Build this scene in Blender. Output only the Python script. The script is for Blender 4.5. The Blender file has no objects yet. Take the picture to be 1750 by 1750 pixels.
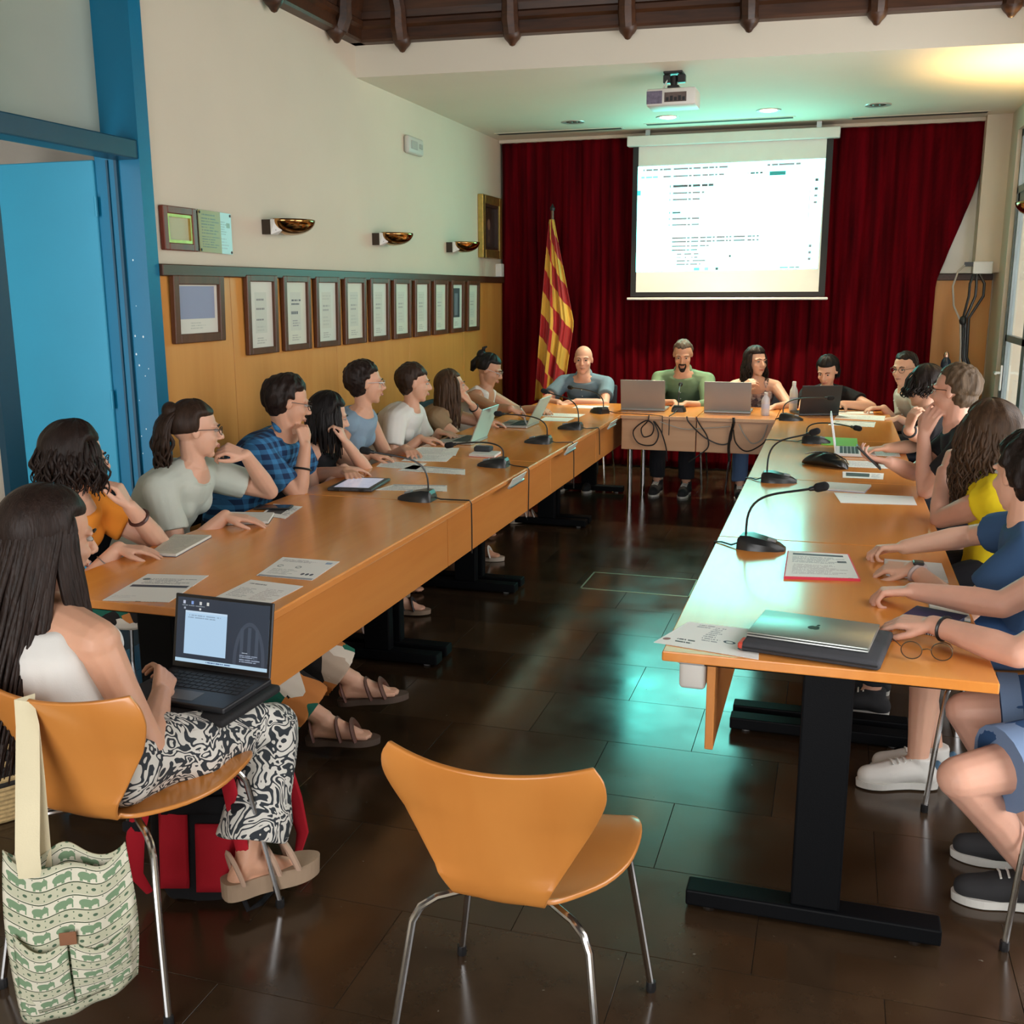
import bpy, bmesh, math, random
import numpy as np
from mathutils import Vector, Matrix
random.seed(7); rng = np.random.default_rng(7)
scene = bpy.context.scene
COL = scene.collection
PI = math.pi

# ---------------------------------------------------------------- camera
def cam_axes(yaw, pitch, roll):
    fwd = Vector((-math.sin(yaw)*math.cos(pitch), math.cos(yaw)*math.cos(pitch), -math.sin(pitch)))
    right = Vector((math.cos(yaw), math.sin(yaw), 0)); up = right.cross(fwd)
    r = math.cos(roll)*right + math.sin(roll)*up
    u = -math.sin(roll)*right + math.cos(roll)*up
    return r, u, fwd
cam = bpy.data.objects.new('camera', bpy.data.cameras.new('camera')); COL.objects.link(cam)
r_, u_, f_ = cam_axes(.3007, .2099, -.0037)
m_ = Matrix((r_, u_, -f_)).transposed().to_4x4(); m_.translation = (0, 0, 1.6503)
cam.matrix_world = m_
cam.data.sensor_width = 36; cam.data.lens = 36*1768.6/1750; cam.data.clip_start = .05
scene.camera = cam

# ---------------------------------------------------------------- world, exposure
w = bpy.data.worlds.new('daylight'); scene.world = w; w.use_nodes = True
bg = w.node_tree.nodes['Background']; bg.inputs[0].default_value = (.99, .98, .975, 1); bg.inputs[1].default_value = 4.7
vs = scene.view_settings
vs.view_transform = 'Standard'; vs.look = 'None'; vs.exposure = 0.6; vs.gamma = 1; vs.use_curve_mapping = False
scene.cycles.max_bounces = 7; scene.cycles.diffuse_bounces = 4; scene.cycles.glossy_bounces = 4
scene.cycles.sample_clamp_indirect = 6; scene.cycles.use_denoising = True

# ---------------------------------------------------------------- materials
def nodes(name):
    m = bpy.data.materials.new(name); m.use_nodes = True
    nt = m.node_tree; return m, nt, nt.nodes['Principled BSDF']
def N(nt, t, **k):
    n = nt.nodes.new(t)
    for a, b in k.items():
        if a.startswith('i'): n.inputs[int(a[1:])].default_value = b
        else: setattr(n, a, b)
    return n
def c4(c): return (c[0], c[1], c[2], 1)
def srgb(r, g, b):
    f = lambda v: (v/255/12.92) if v/255 <= .04045 else ((v/255+.055)/1.055)**2.4
    return (f(r), f(g), f(b))
MATS = {}
def plain(name, col, rough=.5, metal=0, var=0, scale=8, bump=0, bscale=60, spec=.5, sss=0, coat=0, stretch=None, coat_r=.1):
    """procedural material: colour with soft noise variation, fine bump"""
    if name in MATS: return MATS[name]
    m, nt, p = nodes(name)
    p.inputs['Base Color'].default_value = c4(col); p.inputs['Roughness'].default_value = rough
    p.inputs['Metallic'].default_value = metal; p.inputs['Specular IOR Level'].default_value = spec
    p.inputs['Coat Weight'].default_value = coat; p.inputs['Coat Roughness'].default_value = coat_r
    if sss:
        p.inputs['Subsurface Weight'].default_value = sss; p.inputs['Subsurface Radius'].default_value = (.012, .005, .003)
        p.inputs['Subsurface Scale'].default_value = 1
    tc = N(nt, 'ShaderNodeTexCoord'); src = tc.outputs['Object']
    if stretch:
        mp = N(nt, 'ShaderNodeMapping'); mp.inputs['Scale'].default_value = stretch
        nt.links.new(src, mp.inputs[0]); src = mp.outputs[0]
    if var:
        no = N(nt, 'ShaderNodeTexNoise'); no.inputs['Scale'].default_value = scale; no.inputs['Detail'].default_value = 4
        nt.links.new(src, no.inputs['Vector'])
        mr = N(nt, 'ShaderNodeMapRange'); mr.inputs[1].default_value = .25; mr.inputs[2].default_value = .75
        mr.inputs[3].default_value = 1-var; mr.inputs[4].default_value = 1+var
        nt.links.new(no.outputs[0], mr.inputs[0])
        mx = N(nt, 'ShaderNodeVectorMath', operation='SCALE'); mx.inputs[0].default_value = col
        nt.links.new(mr.outputs[0], mx.inputs['Scale']); nt.links.new(mx.outputs[0], p.inputs['Base Color'])
    if bump:
        nb = N(nt, 'ShaderNodeTexNoise'); nb.inputs['Scale'].default_value = bscale; nb.inputs['Detail'].default_value = 3
        nt.links.new(src, nb.inputs['Vector'])
        b = N(nt, 'ShaderNodeBump'); b.inputs['Strength'].default_value = bump; b.inputs['Distance'].default_value = .004
        nt.links.new(nb.outputs[0], b.inputs['Height']); nt.links.new(b.outputs[0], p.inputs['Normal'])
    MATS[name] = m; return m
def wood(name, c1, c2, axis='y', scale=1.6, rough=.35, coat=0, coat_r=.1, contrast=1, fine=30):
    if name in MATS: return MATS[name]
    m, nt, p = nodes(name)
    tc = N(nt, 'ShaderNodeTexCoord'); mp = N(nt, 'ShaderNodeMapping')
    s = [fine]*3; s['xyz'.index(axis)] = 1.2; mp.inputs['Scale'].default_value = s
    nt.links.new(tc.outputs['Object'], mp.inputs[0])
    n1 = N(nt, 'ShaderNodeTexNoise'); n1.inputs['Scale'].default_value = scale; n1.inputs['Detail'].default_value = 5; n1.inputs['Distortion'].default_value = .4
    nt.links.new(mp.outputs[0], n1.inputs['Vector'])
    mp2 = N(nt, 'ShaderNodeMapping'); s2 = [3.2]*3; s2['xyz'.index(axis)] = .5; mp2.inputs['Scale'].default_value = s2
    nt.links.new(tc.outputs['Object'], mp2.inputs[0])
    n2 = N(nt, 'ShaderNodeTexNoise'); n2.inputs['Scale'].default_value = 1.5; n2.inputs['Detail'].default_value = 2
    nt.links.new(mp2.outputs[0], n2.inputs['Vector'])
    ad = N(nt, 'ShaderNodeMath', operation='ADD'); nt.links.new(n1.outputs[0], ad.inputs[0]); nt.links.new(n2.outputs[0], ad.inputs[1])
    mr = N(nt, 'ShaderNodeMapRange'); mr.inputs[1].default_value = 1-.35/contrast; mr.inputs[2].default_value = 1+.35/contrast
    nt.links.new(ad.outputs[0], mr.inputs[0])
    mx = N(nt, 'ShaderNodeMix', data_type='RGBA'); mx.inputs[6].default_value = c4(c1); mx.inputs[7].default_value = c4(c2)
    nt.links.new(mr.outputs[0], mx.inputs[0]); nt.links.new(mx.outputs[2], p.inputs['Base Color'])
    p.inputs['Roughness'].default_value = rough; p.inputs['Coat Weight'].default_value = coat; p.inputs['Coat Roughness'].default_value = coat_r
    b = N(nt, 'ShaderNodeBump'); b.inputs['Strength'].default_value = .04; b.inputs['Distance'].default_value = .002
    nt.links.new(n1.outputs[0], b.inputs['Height']); nt.links.new(b.outputs[0], p.inputs['Normal'])
    MATS[name] = m; return m
def emis(name, col, strength):
    if name in MATS: return MATS[name]
    m, nt, p = nodes(name)
    p.inputs['Base Color'].default_value = c4(col); p.inputs['Emission Color'].default_value = c4(col); p.inputs['Emission Strength'].default_value = strength
    MATS[name] = m; return m
def printed(name, base, items, rough=.6, emit=0, emit_col=None):
    """flat print in UV space. items: ('r',u0,v0,u1,v1,col) block, ('t',u0,v0,u1,v1,lines,col) rows of type, ('e',cu,cv,ru,rv,col) ellipse"""
    m, nt, p = nodes(name); L = nt.links.new
    uv = N(nt, 'ShaderNodeUVMap'); sp = N(nt, 'ShaderNodeSeparateXYZ'); L(uv.outputs[0], sp.inputs[0])
    U, V = sp.outputs[0], sp.outputs[1]
    def mth(op, a, b=None):
        n = N(nt, 'ShaderNodeMath', operation=op)
        for i, q in enumerate((a, b)):
            if q is None: continue
            if isinstance(q, (int, float)): n.inputs[i].default_value = q
            else: L(q, n.inputs[i])
        return n.outputs[0]
    cur = None
    def mix(mask, col):
        nonlocal cur
        mx = N(nt, 'ShaderNodeMix', data_type='RGBA'); L(mask, mx.inputs[0])
        if cur is None: mx.inputs[6].default_value = c4(base)
        else: L(cur, mx.inputs[6])
        mx.inputs[7].default_value = c4(col); cur = mx.outputs[2]
    def band(x, a, b): return mth('MULTIPLY', mth('GREATER_THAN', x, a), mth('LESS_THAN', x, b))
    for it in items:
        if it[0] == 'r': mix(mth('MULTIPLY', band(U, it[1], it[3]), band(V, it[2], it[4])), it[5])
        elif it[0] == 'e':
            du = mth('DIVIDE', mth('SUBTRACT', U, it[1]), it[3]); dv = mth('DIVIDE', mth('SUBTRACT', V, it[2]), it[4])
            mix(mth('LESS_THAN', mth('ADD', mth('MULTIPLY', du, du), mth('MULTIPLY', dv, dv)), 1.), it[5])
        else:
            _, u0, v0, u1, v1, n, col = it
            row = mth('MULTIPLY', mth('SUBTRACT', V, v0), n/(v1-v0))
            fr = mth('FRACT', row); fl = mth('FLOOR', row)
            cb = N(nt, 'ShaderNodeCombineXYZ'); L(mth('MULTIPLY', U, 55.), cb.inputs[0]); L(mth('MULTIPLY', fl, 7.31), cb.inputs[1])
            no = N(nt, 'ShaderNodeTexNoise'); no.inputs['Scale'].default_value = 1; no.inputs['Detail'].default_value = 1; L(cb.outputs[0], no.inputs['Vector'])
            ends = N(nt, 'ShaderNodeTexWhiteNoise', noise_dimensions='1D'); L(fl, ends.inputs['W'])
            lim = mth('ADD', mth('MULTIPLY', ends.outputs[0], -.35*(u1-u0)), u1)
            mk = mth('MULTIPLY', band(fr, .25, .72), mth('GREATER_THAN', no.outputs[0], .43))
            mk = mth('MULTIPLY', mk, mth('MULTIPLY', band(V, v0, v1), mth('MULTIPLY', mth('GREATER_THAN', U, u0), mth('LESS_THAN', U, lim))))
            mix(mk, col)
    if cur is not None: L(cur, p.inputs['Base Color'])
    else: p.inputs['Base Color'].default_value = c4(base)
    p.inputs['Roughness'].default_value = rough
    if emit:
        p.inputs['Emission Strength'].default_value = emit
        if emit_col:
            mm = N(nt, 'ShaderNodeMix', data_type='RGBA', blend_type='MULTIPLY'); mm.inputs[0].default_value = 1; mm.inputs[7].default_value = c4(emit_col)
            L(cur, mm.inputs[6]); L(mm.outputs[2], p.inputs['Emission Color'])
        else: L(cur, p.inputs['Emission Color'])
        p.inputs['Base Color'].default_value = (.02, .02, .02, 1); p.inputs['Specular IOR Level'].default_value = .2
        for l in list(p.inputs['Base Color'].links): nt.links.remove(l)
    return m

# ---------------------------------------------------------------- mesh building
def frame(d, up=(0, 0, 1)):
    d = Vector(d).normalized(); u = Vector(up)
    s = d.cross(u)
    if s.length < 1e-4: s = d.cross(Vector((1, 0, 0)))
    s.normalize(); return s, s.cross(d).normalized(), d      # side, up, dir
class MB:
    def __init__(s): s.v = []; s.f = []; s.uv = {}
    def add(s, vs, fs):
        o = len(s.v); s.v += [tuple(v) for v in vs]; s.f += [tuple(i+o for i in f) for f in fs]; return s
    def box(s, c, d, rz=0, M=None):
        x, y, z = (q/2 for q in d)
        P = [Vector(p) for p in ((-x,-y,-z),(x,-y,-z),(x,y,-z),(-x,y,-z),(-x,-y,z),(x,-y,z),(x,y,z),(-x,y,z))]
        R = M or Matrix.Rotation(rz, 3, 'Z')
        return s.add([R@p+Vector(c) for p in P], [(0,3,2,1),(4,5,6,7),(0,1,5,4),(1,2,6,5),(2,3,7,6),(3,0,4,7)])
    def b2(s, a, b):   # box from corner to corner
        return s.box([(a[i]+b[i])/2 for i in range(3)], [abs(b[i]-a[i]) for i in range(3)])
    def rbox(s, c, d, r=.004, seg=2, rz=0, M=None):
        bm = bmesh.new(); bmesh.ops.create_cube(bm, size=1)
        for v in bm.verts: v.co = Vector([v.co[i]*d[i] for i in range(3)])
        bmesh.ops.bevel(bm, geom=bm.edges[:], offset=r, segments=seg, profile=.5, affect='EDGES')
        return s.bm(bm, c, rz, M)
    def bm(s, bm, c=(0,0,0), rz=0, M=None):
        R = M or Matrix.Rotation(rz, 3, 'Z'); bm.verts.index_update()
        s.add([R@v.co+Vector(c) for v in bm.verts], [[v.index for v in f.verts] for f in bm.faces]); bm.free(); return s
    def tube(s, pts, rad, seg=8, caps=True, up=(0,0,1), flat=1):
        pts = [Vector(p) for p in pts]; n = len(pts)
        if not isinstance(rad, (list, tuple, np.ndarray)): rad = [rad]*n
        o = len(s.v); prev = None
        for i, p in enumerate(pts):
            d = (pts[min(i+1, n-1)]-pts[max(i-1, 0)])
            if d.length < 1e-9: d = Vector((0,0,1))
            d.normalize()
            if prev is None: sd, u, _ = frame(d, up)
            else:
                u = prev - d*prev.dot(d)
                if u.length < 1e-6: sd, u, _ = frame(d, up)
                u.normalize(); sd = d.cross(u)
            prev = u
            for k in range(seg):
                a = 2*PI*k/seg; s.v.append(tuple(p + (sd*math.cos(a) + u*math.sin(a)*flat)*float(rad[i])))
        for i in range(n-1):
            for k in range(seg):
                k2 = (k+1) % seg; s.f.append((o+i*seg+k, o+i*seg+k2, o+(i+1)*seg+k2, o+(i+1)*seg+k))
        if caps:
            s.f.append(tuple(o+k for k in range(seg))[::-1]); s.f.append(tuple(o+(n-1)*seg+k for k in range(seg)))
        return s
    def lathe(s, prof, c=(0,0,0), seg=24, M=None, caps=True):
        o = len(s.v); R = M or Matrix.Identity(3); C = Vector(c)
        for r, z in prof:
            for k in range(seg):
                a = 2*PI*k/seg; s.v.append(tuple(R@Vector((r*math.cos(a), r*math.sin(a), z))+C))
        for i in range(len(prof)-1):
            for k in range(seg):
                k2 = (k+1) % seg; s.f.append((o+i*seg+k, o+i*seg+k2, o+(i+1)*seg+k2, o+(i+1)*seg+k))
        if caps:
            s.f.append(tuple(o+k for k in range(seg))[::-1]); s.f.append(tuple(o+(len(prof)-1)*seg+k for k in range(seg)))
        return s
    def ell(s, c, r, R=None, seg=16, rings=10):
        R = R or Matrix.Identity(3); C = Vector(c); o = len(s.v)
        s.v.append(tuple(R@Vector((0,0,r[2]))+C))
        for i in range(1, rings):
            t = PI*i/rings
            for k in range(seg):
                a = 2*PI*k/seg
                s.v.append(tuple(R@Vector((r[0]*math.sin(t)*math.cos(a), r[1]*math.sin(t)*math.sin(a), r[2]*math.cos(t)))+C))
        s.v.append(tuple(R@Vector((0,0,-r[2]))+C)); e = len(s.v)-1
        for k in range(seg):
            k2 = (k+1) % seg
            s.f.append((o, o+1+k, o+1+k2)); s.f.append((e, o+1+(rings-2)*seg+k2, o+1+(rings-2)*seg+k))
            for i in range(rings-2): s.f.append((o+1+i*seg+k, o+1+(i+1)*seg+k, o+1+(i+1)*seg+k2, o+1+i*seg+k2))
        return s
    def cap(s, a, b, ra, rb, seg=12):     # rounded tapering limb segment
        a, b = Vector(a), Vector(b); L = (b-a).length
        if L < 1e-6: return s.ell(a, (ra,)*3, seg=seg, rings=8)
        d = (b-a)/L; pts = []; rad = []
        for i in range(4): t = PI/2*(i+.35)/4; pts.append(a-d*ra*math.cos(t)); rad.append(ra*math.sin(t))
        for i in range(4): pts.append(a.lerp(b, i/3)); rad.append(ra+(rb-ra)*i/3)
        for i in range(4): t = PI/2*(3.65-i)/4; pts.append(b+d*rb*math.cos(t)); rad.append(rb*math.sin(t))
        return s.tube(pts, rad, seg)
    def grid(s, fn, nu, nv, uvs=False, thick=0):
        """surface from fn(u,v) in 0..1"""
        o = len(s.v); P = [[Vector(fn(i/nu, j/nv)) for i in range(nu+1)] for j in range(nv+1)]
        s.v += [tuple(p) for row in P for p in row]
        W = nu+1; fs = [(o+j*W+i, o+j*W+i+1, o+(j+1)*W+i+1, o+(j+1)*W+i) for j in range(nv) for i in range(nu)]
        if uvs:
            for k, f in enumerate(fs):
                j, i = divmod(k, nu); s.uv[len(s.f)+k] = [(i/nu, j/nv), ((i+1)/nu, j/nv), ((i+1)/nu, (j+1)/nv), (i/nu, (j+1)/nv)]
        s.f += fs; return s
    def sheet(s, corners, thick=.0006, n=(0,0,1)):
        """thin printed sheet, corners in UV order (0,0)(1,0)(1,1)(0,1)"""
        c = [Vector(p) for p in corners]; nn = Vector(n)*thick; o = len(s.v)
        s.v += [tuple(p+nn) for p in c] + [tuple(p) for p in c]
        s.uv[len(s.f)] = [(0,0),(1,0),(1,1),(0,1)]
        s.f += [(o,o+1,o+2,o+3), (o+7,o+6,o+5,o+4)] + [(o+i, o+4+i, o+4+(i+1)%4, o+(i+1)%4) for i in range(4)]
        return s
    def mesh(s, name, smooth=False, auto=None):
        me = bpy.data.meshes.new(name); me.from_pydata(s.v, [], s.f); me.update()
        if s.uv:
            l = me.uv_layers.new(name='UVMap')
            for fi, uvs in s.uv.items():
                p = me.polygons[fi]
                for k, li in enumerate(p.loop_indices): l.data[li].uv = uvs[k]
        if smooth:
            me.polygons.foreach_set('use_smooth', [True]*len(me.polygons))
            if auto:
                me.update(); bm = bmesh.new(); bm.from_mesh(me)
                for e in bm.edges:
                    if len(e.link_faces) == 2 and e.calc_face_angle(0) > auto: e.smooth = False
                bm.to_mesh(me); bm.free()
        return me
    def build(s, name, mat, parent=None, smooth=False, world=False, auto=.6):
        if world and parent is not None:
            p = parent
            while p.parent: p = p.parent
            q = p.location; s.v = [(v[0]-q.x, v[1]-q.y, v[2]-q.z) for v in s.v]
        me = s.mesh(name, smooth, auto)
        if mat is not None: me.materials.append(mat)
        o = bpy.data.objects.new(name, me); COL.objects.link(o)
        if parent is not None: o.parent = parent
        return o
def tag(o, label, cat, group=None, kind=None):
    if label: o['label'] = label
    if cat: o['category'] = cat
    if group: o['group'] = group
    if kind: o['kind'] = kind
    return o
def thing(name, label, cat, loc=(0,0,0), rz=0, group=None):
    o = bpy.data.objects.new(name, None); COL.objects.link(o); o.location = loc; o.rotation_euler = (0,0,rz)
    o.empty_display_size = .05
    return tag(o, label, cat, group)
def struct(o, kind='structure'): o['kind'] = kind; return o
def copy_tree(o, parent=None):
    c = o.copy(); COL.objects.link(c); c.parent = parent
    for ch in list(o.children): copy_tree(ch, c)
    return c
def base_of(o, loc):
    """turn a mesh built in world coordinates into one with its origin at loc"""
    o.data.transform(Matrix.Translation(-Vector(loc))); o.location = loc; return o

WALL = plain('wall_paint', srgb(206,194,174), .75, var=.03, scale=2, bump=.05, bscale=90)
CEIL = plain('ceiling_paint', srgb(214,206,188), .8, var=.02, scale=2)
BLACK = plain('black_plastic', (.012,.012,.013), .4, bump=.05, bscale=200)
BLKMET = plain('black_powder_coat', (.0025,.003,.004), .55, spec=.12, bump=.08, bscale=260)
CHROME = plain('chrome', (.62,.62,.62), .16, metal=1, var=.05, scale=20)
ALU = plain('brushed_aluminium', (.42,.43,.44), .38, metal=.8, var=.05, scale=30)
WHITEP = plain('white_plastic', (.72,.72,.68), .45, var=.03, scale=10)
DARKWOOD = wood('dark_walnut', srgb(58,34,22), srgb(84,50,30), 'y', rough=.4)
CARVED = wood('carved_ceiling_wood', srgb(40,21,9), srgb(74,42,20), 'x', rough=.45, contrast=1.3)
# ---------------------------------------------------------------- the room
XL, XRW, YB, YF = -3.12, 1.25, 9.85, -1.6
ZLOW, ZHALL = 3.03, 3.85
# floor: dark polished stone tiles, each a piece of its own on a grout bed
GROUT = plain('grout', (.020,.018,.016), .7, var=.1)
fl = struct(MB().b2((XL-.0,YF,-.06),(XRW+.0,YB+.02,-.003)).build('floor', GROUT))
def tile_material():
    m, nt, p = nodes('polished_dark_stone'); L = nt.links.new
    oi = N(nt, 'ShaderNodeObjectInfo'); tc = N(nt, 'ShaderNodeTexCoord')
    n1 = N(nt, 'ShaderNodeTexNoise'); n1.inputs['Scale'].default_value = 5; n1.inputs['Detail'].default_value = 6; n1.inputs['Roughness'].default_value = .65
    ad = N(nt, 'ShaderNodeVectorMath', operation='ADD'); L(tc.outputs['Object'], ad.inputs[0]); L(oi.outputs['Location'], ad.inputs[1]); L(ad.outputs[0], n1.inputs['Vector'])
    sm = N(nt, 'ShaderNodeMath', operation='MULTIPLY_ADD'); L(oi.outputs['Random'], sm.inputs[0]); sm.inputs[1].default_value = .34; L(n1.outputs[0], sm.inputs[2])
    cr = N(nt, 'ShaderNodeValToRGB'); L(sm.outputs[0], cr.inputs[0]); e = cr.color_ramp.elements
    e[0].position = .35; e[0].color = (.018,.010,.005,1); e[1].position = .95; e[1].color = (.054,.032,.017,1)
    # pale specks and scuffs
    n2 = N(nt, 'ShaderNodeTexNoise'); n2.inputs['Scale'].default_value = 42; n2.inputs['Detail'].default_value = 2; L(ad.outputs[0], n2.inputs['Vector'])
    g = N(nt, 'ShaderNodeMapRange'); L(n2.outputs[0], g.inputs[0]); g.inputs[1].default_value = .745; g.inputs[2].default_value = .79
    mx = N(nt, 'ShaderNodeMix', data_type='RGBA'); L(g.outputs[0], mx.inputs[0]); L(cr.outputs[0], mx.inputs[6]); mx.inputs[7].default_value = (.16,.14,.11,1)
    L(mx.outputs[2], p.inputs['Base Color'])
    n3 = N(nt, 'ShaderNodeTexNoise'); n3.inputs['Scale'].default_value = 3.5; n3.inputs['Detail'].default_value = 5; L(ad.outputs[0], n3.inputs['Vector'])
    r = N(nt, 'ShaderNodeMapRange'); L(n3.outputs[0], r.inputs[0]); r.inputs[1].default_value = .3; r.inputs[2].default_value = .75; r.inputs[3].default_value = .13; r.inputs[4].default_value = .27
    L(r.outputs[0], p.inputs['Roughness']); p.inputs['Specular IOR Level'].default_value = .62
    b = N(nt, 'ShaderNodeBump'); b.inputs['Strength'].default_value = .035; b.inputs['Distance'].default_value = .01; L(n3.outputs[0], b.inputs['Height']); L(b.outputs[0], p.inputs['Normal'])
    return m
STONE = tile_material()
TX, TY = .62, .41
tile_me = MB().rbox((0,0,0), (TX-.0016, TY-.0016, .012), .0006, 1).mesh('tile'); tile_me.materials.append(STONE)
for j in range(26):
    xs = [-.42+TX*(i-6)+(TX/2 if j % 2 else 0) for i in range(12)]
    y0 = -.54+TY*j
    for xa in xs:
        a, b = max(xa, XL), min(xa+TX, XRW)
        if b-a < .05: continue
        y1 = min(y0+TY, YB)
        if b-a > TX-.001 and y1-y0 > TY-.001: me = tile_me
        else:
            me = MB().rbox((0,0,0), (b-a-.0016, y1-y0-.0016, .012), .0006, 1).mesh('tile'); me.materials.append(STONE)
        o = bpy.data.objects.new('tile', me); COL.objects.link(o); o.location = ((a+b)/2, (y0+y1)/2, -.006); o.parent = fl
# brass-edged floor hatch
h = thing('floor_hatch', 'rectangular floor hatch with thin metal rim in the stone floor', 'hatch', (-1.0,5.70,0))
BRASSD = plain('dull_brass_rim', (.30,.27,.17), .4, metal=.7, var=.15)
e_ = MB()
for a, b in (((-.31,-.18),(.31,-.172)),((-.31,.172),(.31,.18)),((-.31,-.18),(-.302,.18)),((.302,-.18),(.31,.18))): e_.b2((a[0],a[1],0),(b[0],b[1],.0025))
e_.build('rim', BRASSD, h); MB().b2((-.30,-.17,0),(.30,.17,.0015)).build('plate', STONE, h)

# left wall with doorway Y 3.40..4.24
DY0, DY1, ZD = 3.36, 4.24, 2.33
wl = struct(MB().b2((XL-.20,DY1,0),(XL,YB+.1,ZHALL)).b2((XL-.20,YF,0),(XL,DY0,ZHALL)).b2((XL-.20,DY0,2.95),(XL,DY1,ZHALL)).build('wall_left', WALL))
struct(MB().b2((XL,YF-.15,0),(-2.05,YF,ZHALL)).b2((.25,YF-.15,0),(XRW+.2,YF,ZHALL)).b2((-2.05,YF-.15,2.9),(.25,YF,ZHALL)).build('wall_front', WALL))  # rear opening is added, sized to let daylight reach the foreground chair
wb = struct(MB().b2((XL,YB,0),(XRW+.2,YB+.15,ZHALL)).build('wall_back', WALL))
# right wall: openings for the tall glazed doors
openings = [(1.7,3.5),(4.1,6.5),(7.35,9.22)]
ZW = 2.86
m = MB(); y = YF
for a, b in openings:
    m.b2((XRW,y,0),(XRW+.28,a,ZHALL)); m.b2((XRW,a,ZW),(XRW+.28,b,ZHALL)); y = b
m.b2((XRW,y,0),(XRW+.28,YB+.1,ZHALL))
wr = struct(m.build('wall_right', WALL))
# ceilings: low plaster ceiling over the end of the room, carved wood over the hall
def yf(x): return 6.63+(x-XL)*.076      # the bulkhead runs very slightly askew
def quadprism(p4, z0, z1):
    m = MB(); m.add([(x,y,z0) for x,y in p4]+[(x,y,z1) for x,y in p4], [(3,2,1,0),(4,5,6,7)]+[(i,(i+1)%4,4+(i+1)%4,4+i) for i in range(4)]); return m
struct(quadprism([(XL,yf(XL)),(XRW,yf(XRW)),(XRW,YB),(XL,YB)], ZLOW, ZHALL).build('ceiling', CEIL))
CT = wood('ceiling_boards_dark', srgb(36,22,14), srgb(58,36,22), 'y', rough=.6)
hall = struct(MB().b2((XL,YF,ZHALL),(XRW,yf(XL),ZHALL+.08)).build('ceiling_hall', CT))
# carved cornice along the left wall and the bulkhead, with ribs and pendant bosses
def cornice(name, A, B, n, bosses, label):
    A, B, n = Vector(A), Vector(B), Vector(n); d = (B-A); Lg = d.length; d.normalize()
    t = struct(thing(name, None, None, A)); del_ = t
    prof = [(0,3.225),(.075,3.225),(.085,3.24),(.085,3.30),(.11,3.315),(.11,3.345),(.09,3.36),(.10,3.40),(.30,3.80),(.34,3.85),(0,3.85)]
    m = MB(); k = len(prof)
    for s in (0, Lg): m.v += [tuple(A+d*s+n*o+Vector((0,0,z))) for o, z in prof]
    m.f = [(i,(i+1)%k,k+(i+1)%k,k+i) for i in range(k)]+[tuple(range(k))[::-1],tuple(range(k,2*k))]
    m.build('moulding', CARVED, t, world=True)
    for s in bosses:
        c = A+d*s
        mm = MB(); P = [(.088,3.232),(.115,3.30),(.12,3.40),(.22,3.60),(.33,3.82)]
        mm.tube([c+n*o+Vector((0,0,z)) for o, z in P], [.05,.055,.05,.05,.05], 8).build('rib', CARVED, t, world=True, smooth=True)
        q = c+n*.062
        MB().lathe([(.004,3.155),(.016,3.160),(.024,3.172),(.03,3.18),(.046,3.196),(.058,3.215),(.062,3.245),(.05,3.27)][::1], q, 12).build('boss', CARVED, t, world=True, smooth=True)
    return t
cornice('trim_1', (XL,YF,0), (XL,yf(XL)+.0,0), (1,0,0), [v-YF for v in (3.2,3.96,4.72,5.48,6.24)], '')
cornice('trim_2', (XL,yf(XL),0), (XRW,yf(XRW),0), (0,-1,0), [.35+.724*i for i in range(6)], '')

# wainscot panels and its dark rail on the left wall and the back wall's right end
PANEL = wood('honey_veneer', srgb(198,131,58), srgb(216,155,82), 'z', scale=1.2, rough=.42, contrast=.55, fine=14)
ys = [4.34,4.95,6.17,7.39,8.61,9.83]
for a, b in zip(ys, ys[1:]):
    MB().rbox((XL+.008,(a+b)/2,.865), (.016,b-a-.004,1.73), .002, 1).build('wall_panel', PANEL, wl)
for a, b in ((.30,.78),(.784,1.24)):
    MB().rbox(((a+b)/2,YB-.008,.865), (b-a-.004,.016,1.73), .002, 1).build('wall_panel', PANEL, wb)
struct(MB().rbox((XL+.024,(4.33+9.83)/2,1.758), (.048,5.5,.056), .004, 1).build('trim_3', DARKWOOD))
struct(MB().rbox((.79,YB-.02,1.758), (.9,.04,.056), .004, 1).build('trim_4', DARKWOOD))
# white pilaster at the right corner and white leaning board behind the curtain
MB().b2((1.06,9.56,1.79),(XRW,YB,ZLOW)).build('pilaster', WALL, wr)

# blue doorway
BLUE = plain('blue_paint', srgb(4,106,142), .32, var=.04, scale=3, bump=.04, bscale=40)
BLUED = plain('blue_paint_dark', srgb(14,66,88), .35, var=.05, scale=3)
LEAF = plain('light_blue_paint', srgb(42,142,174), .42, var=.04, scale=2.5, bump=.03, bscale=30)
d1 = struct(thing('door_1', None, None, (XL,DY1,0)))
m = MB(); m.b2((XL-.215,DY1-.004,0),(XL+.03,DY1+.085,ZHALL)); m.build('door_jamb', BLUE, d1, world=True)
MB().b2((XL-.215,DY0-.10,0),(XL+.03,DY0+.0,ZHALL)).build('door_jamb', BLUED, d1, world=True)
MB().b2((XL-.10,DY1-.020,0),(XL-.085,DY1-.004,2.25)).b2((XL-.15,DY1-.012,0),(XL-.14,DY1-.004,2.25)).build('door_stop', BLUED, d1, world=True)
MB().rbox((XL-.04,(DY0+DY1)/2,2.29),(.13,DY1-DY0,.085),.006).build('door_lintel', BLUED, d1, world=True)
TRANS = plain('grey_green_transom', srgb(158,168,156), .5, var=.08, scale=1.5)
MB().b2((XL-.20,DY0,2.33),(XL-.17,DY1,3.0)).build('transom_panel', TRANS, d1, world=True)
lf = MB().rbox((XL-.215-.40,DY1+.005,1.128), (.80,.045,2.25), .004, 1).build('door_leaf', LEAF, d1, world=True)
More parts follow.
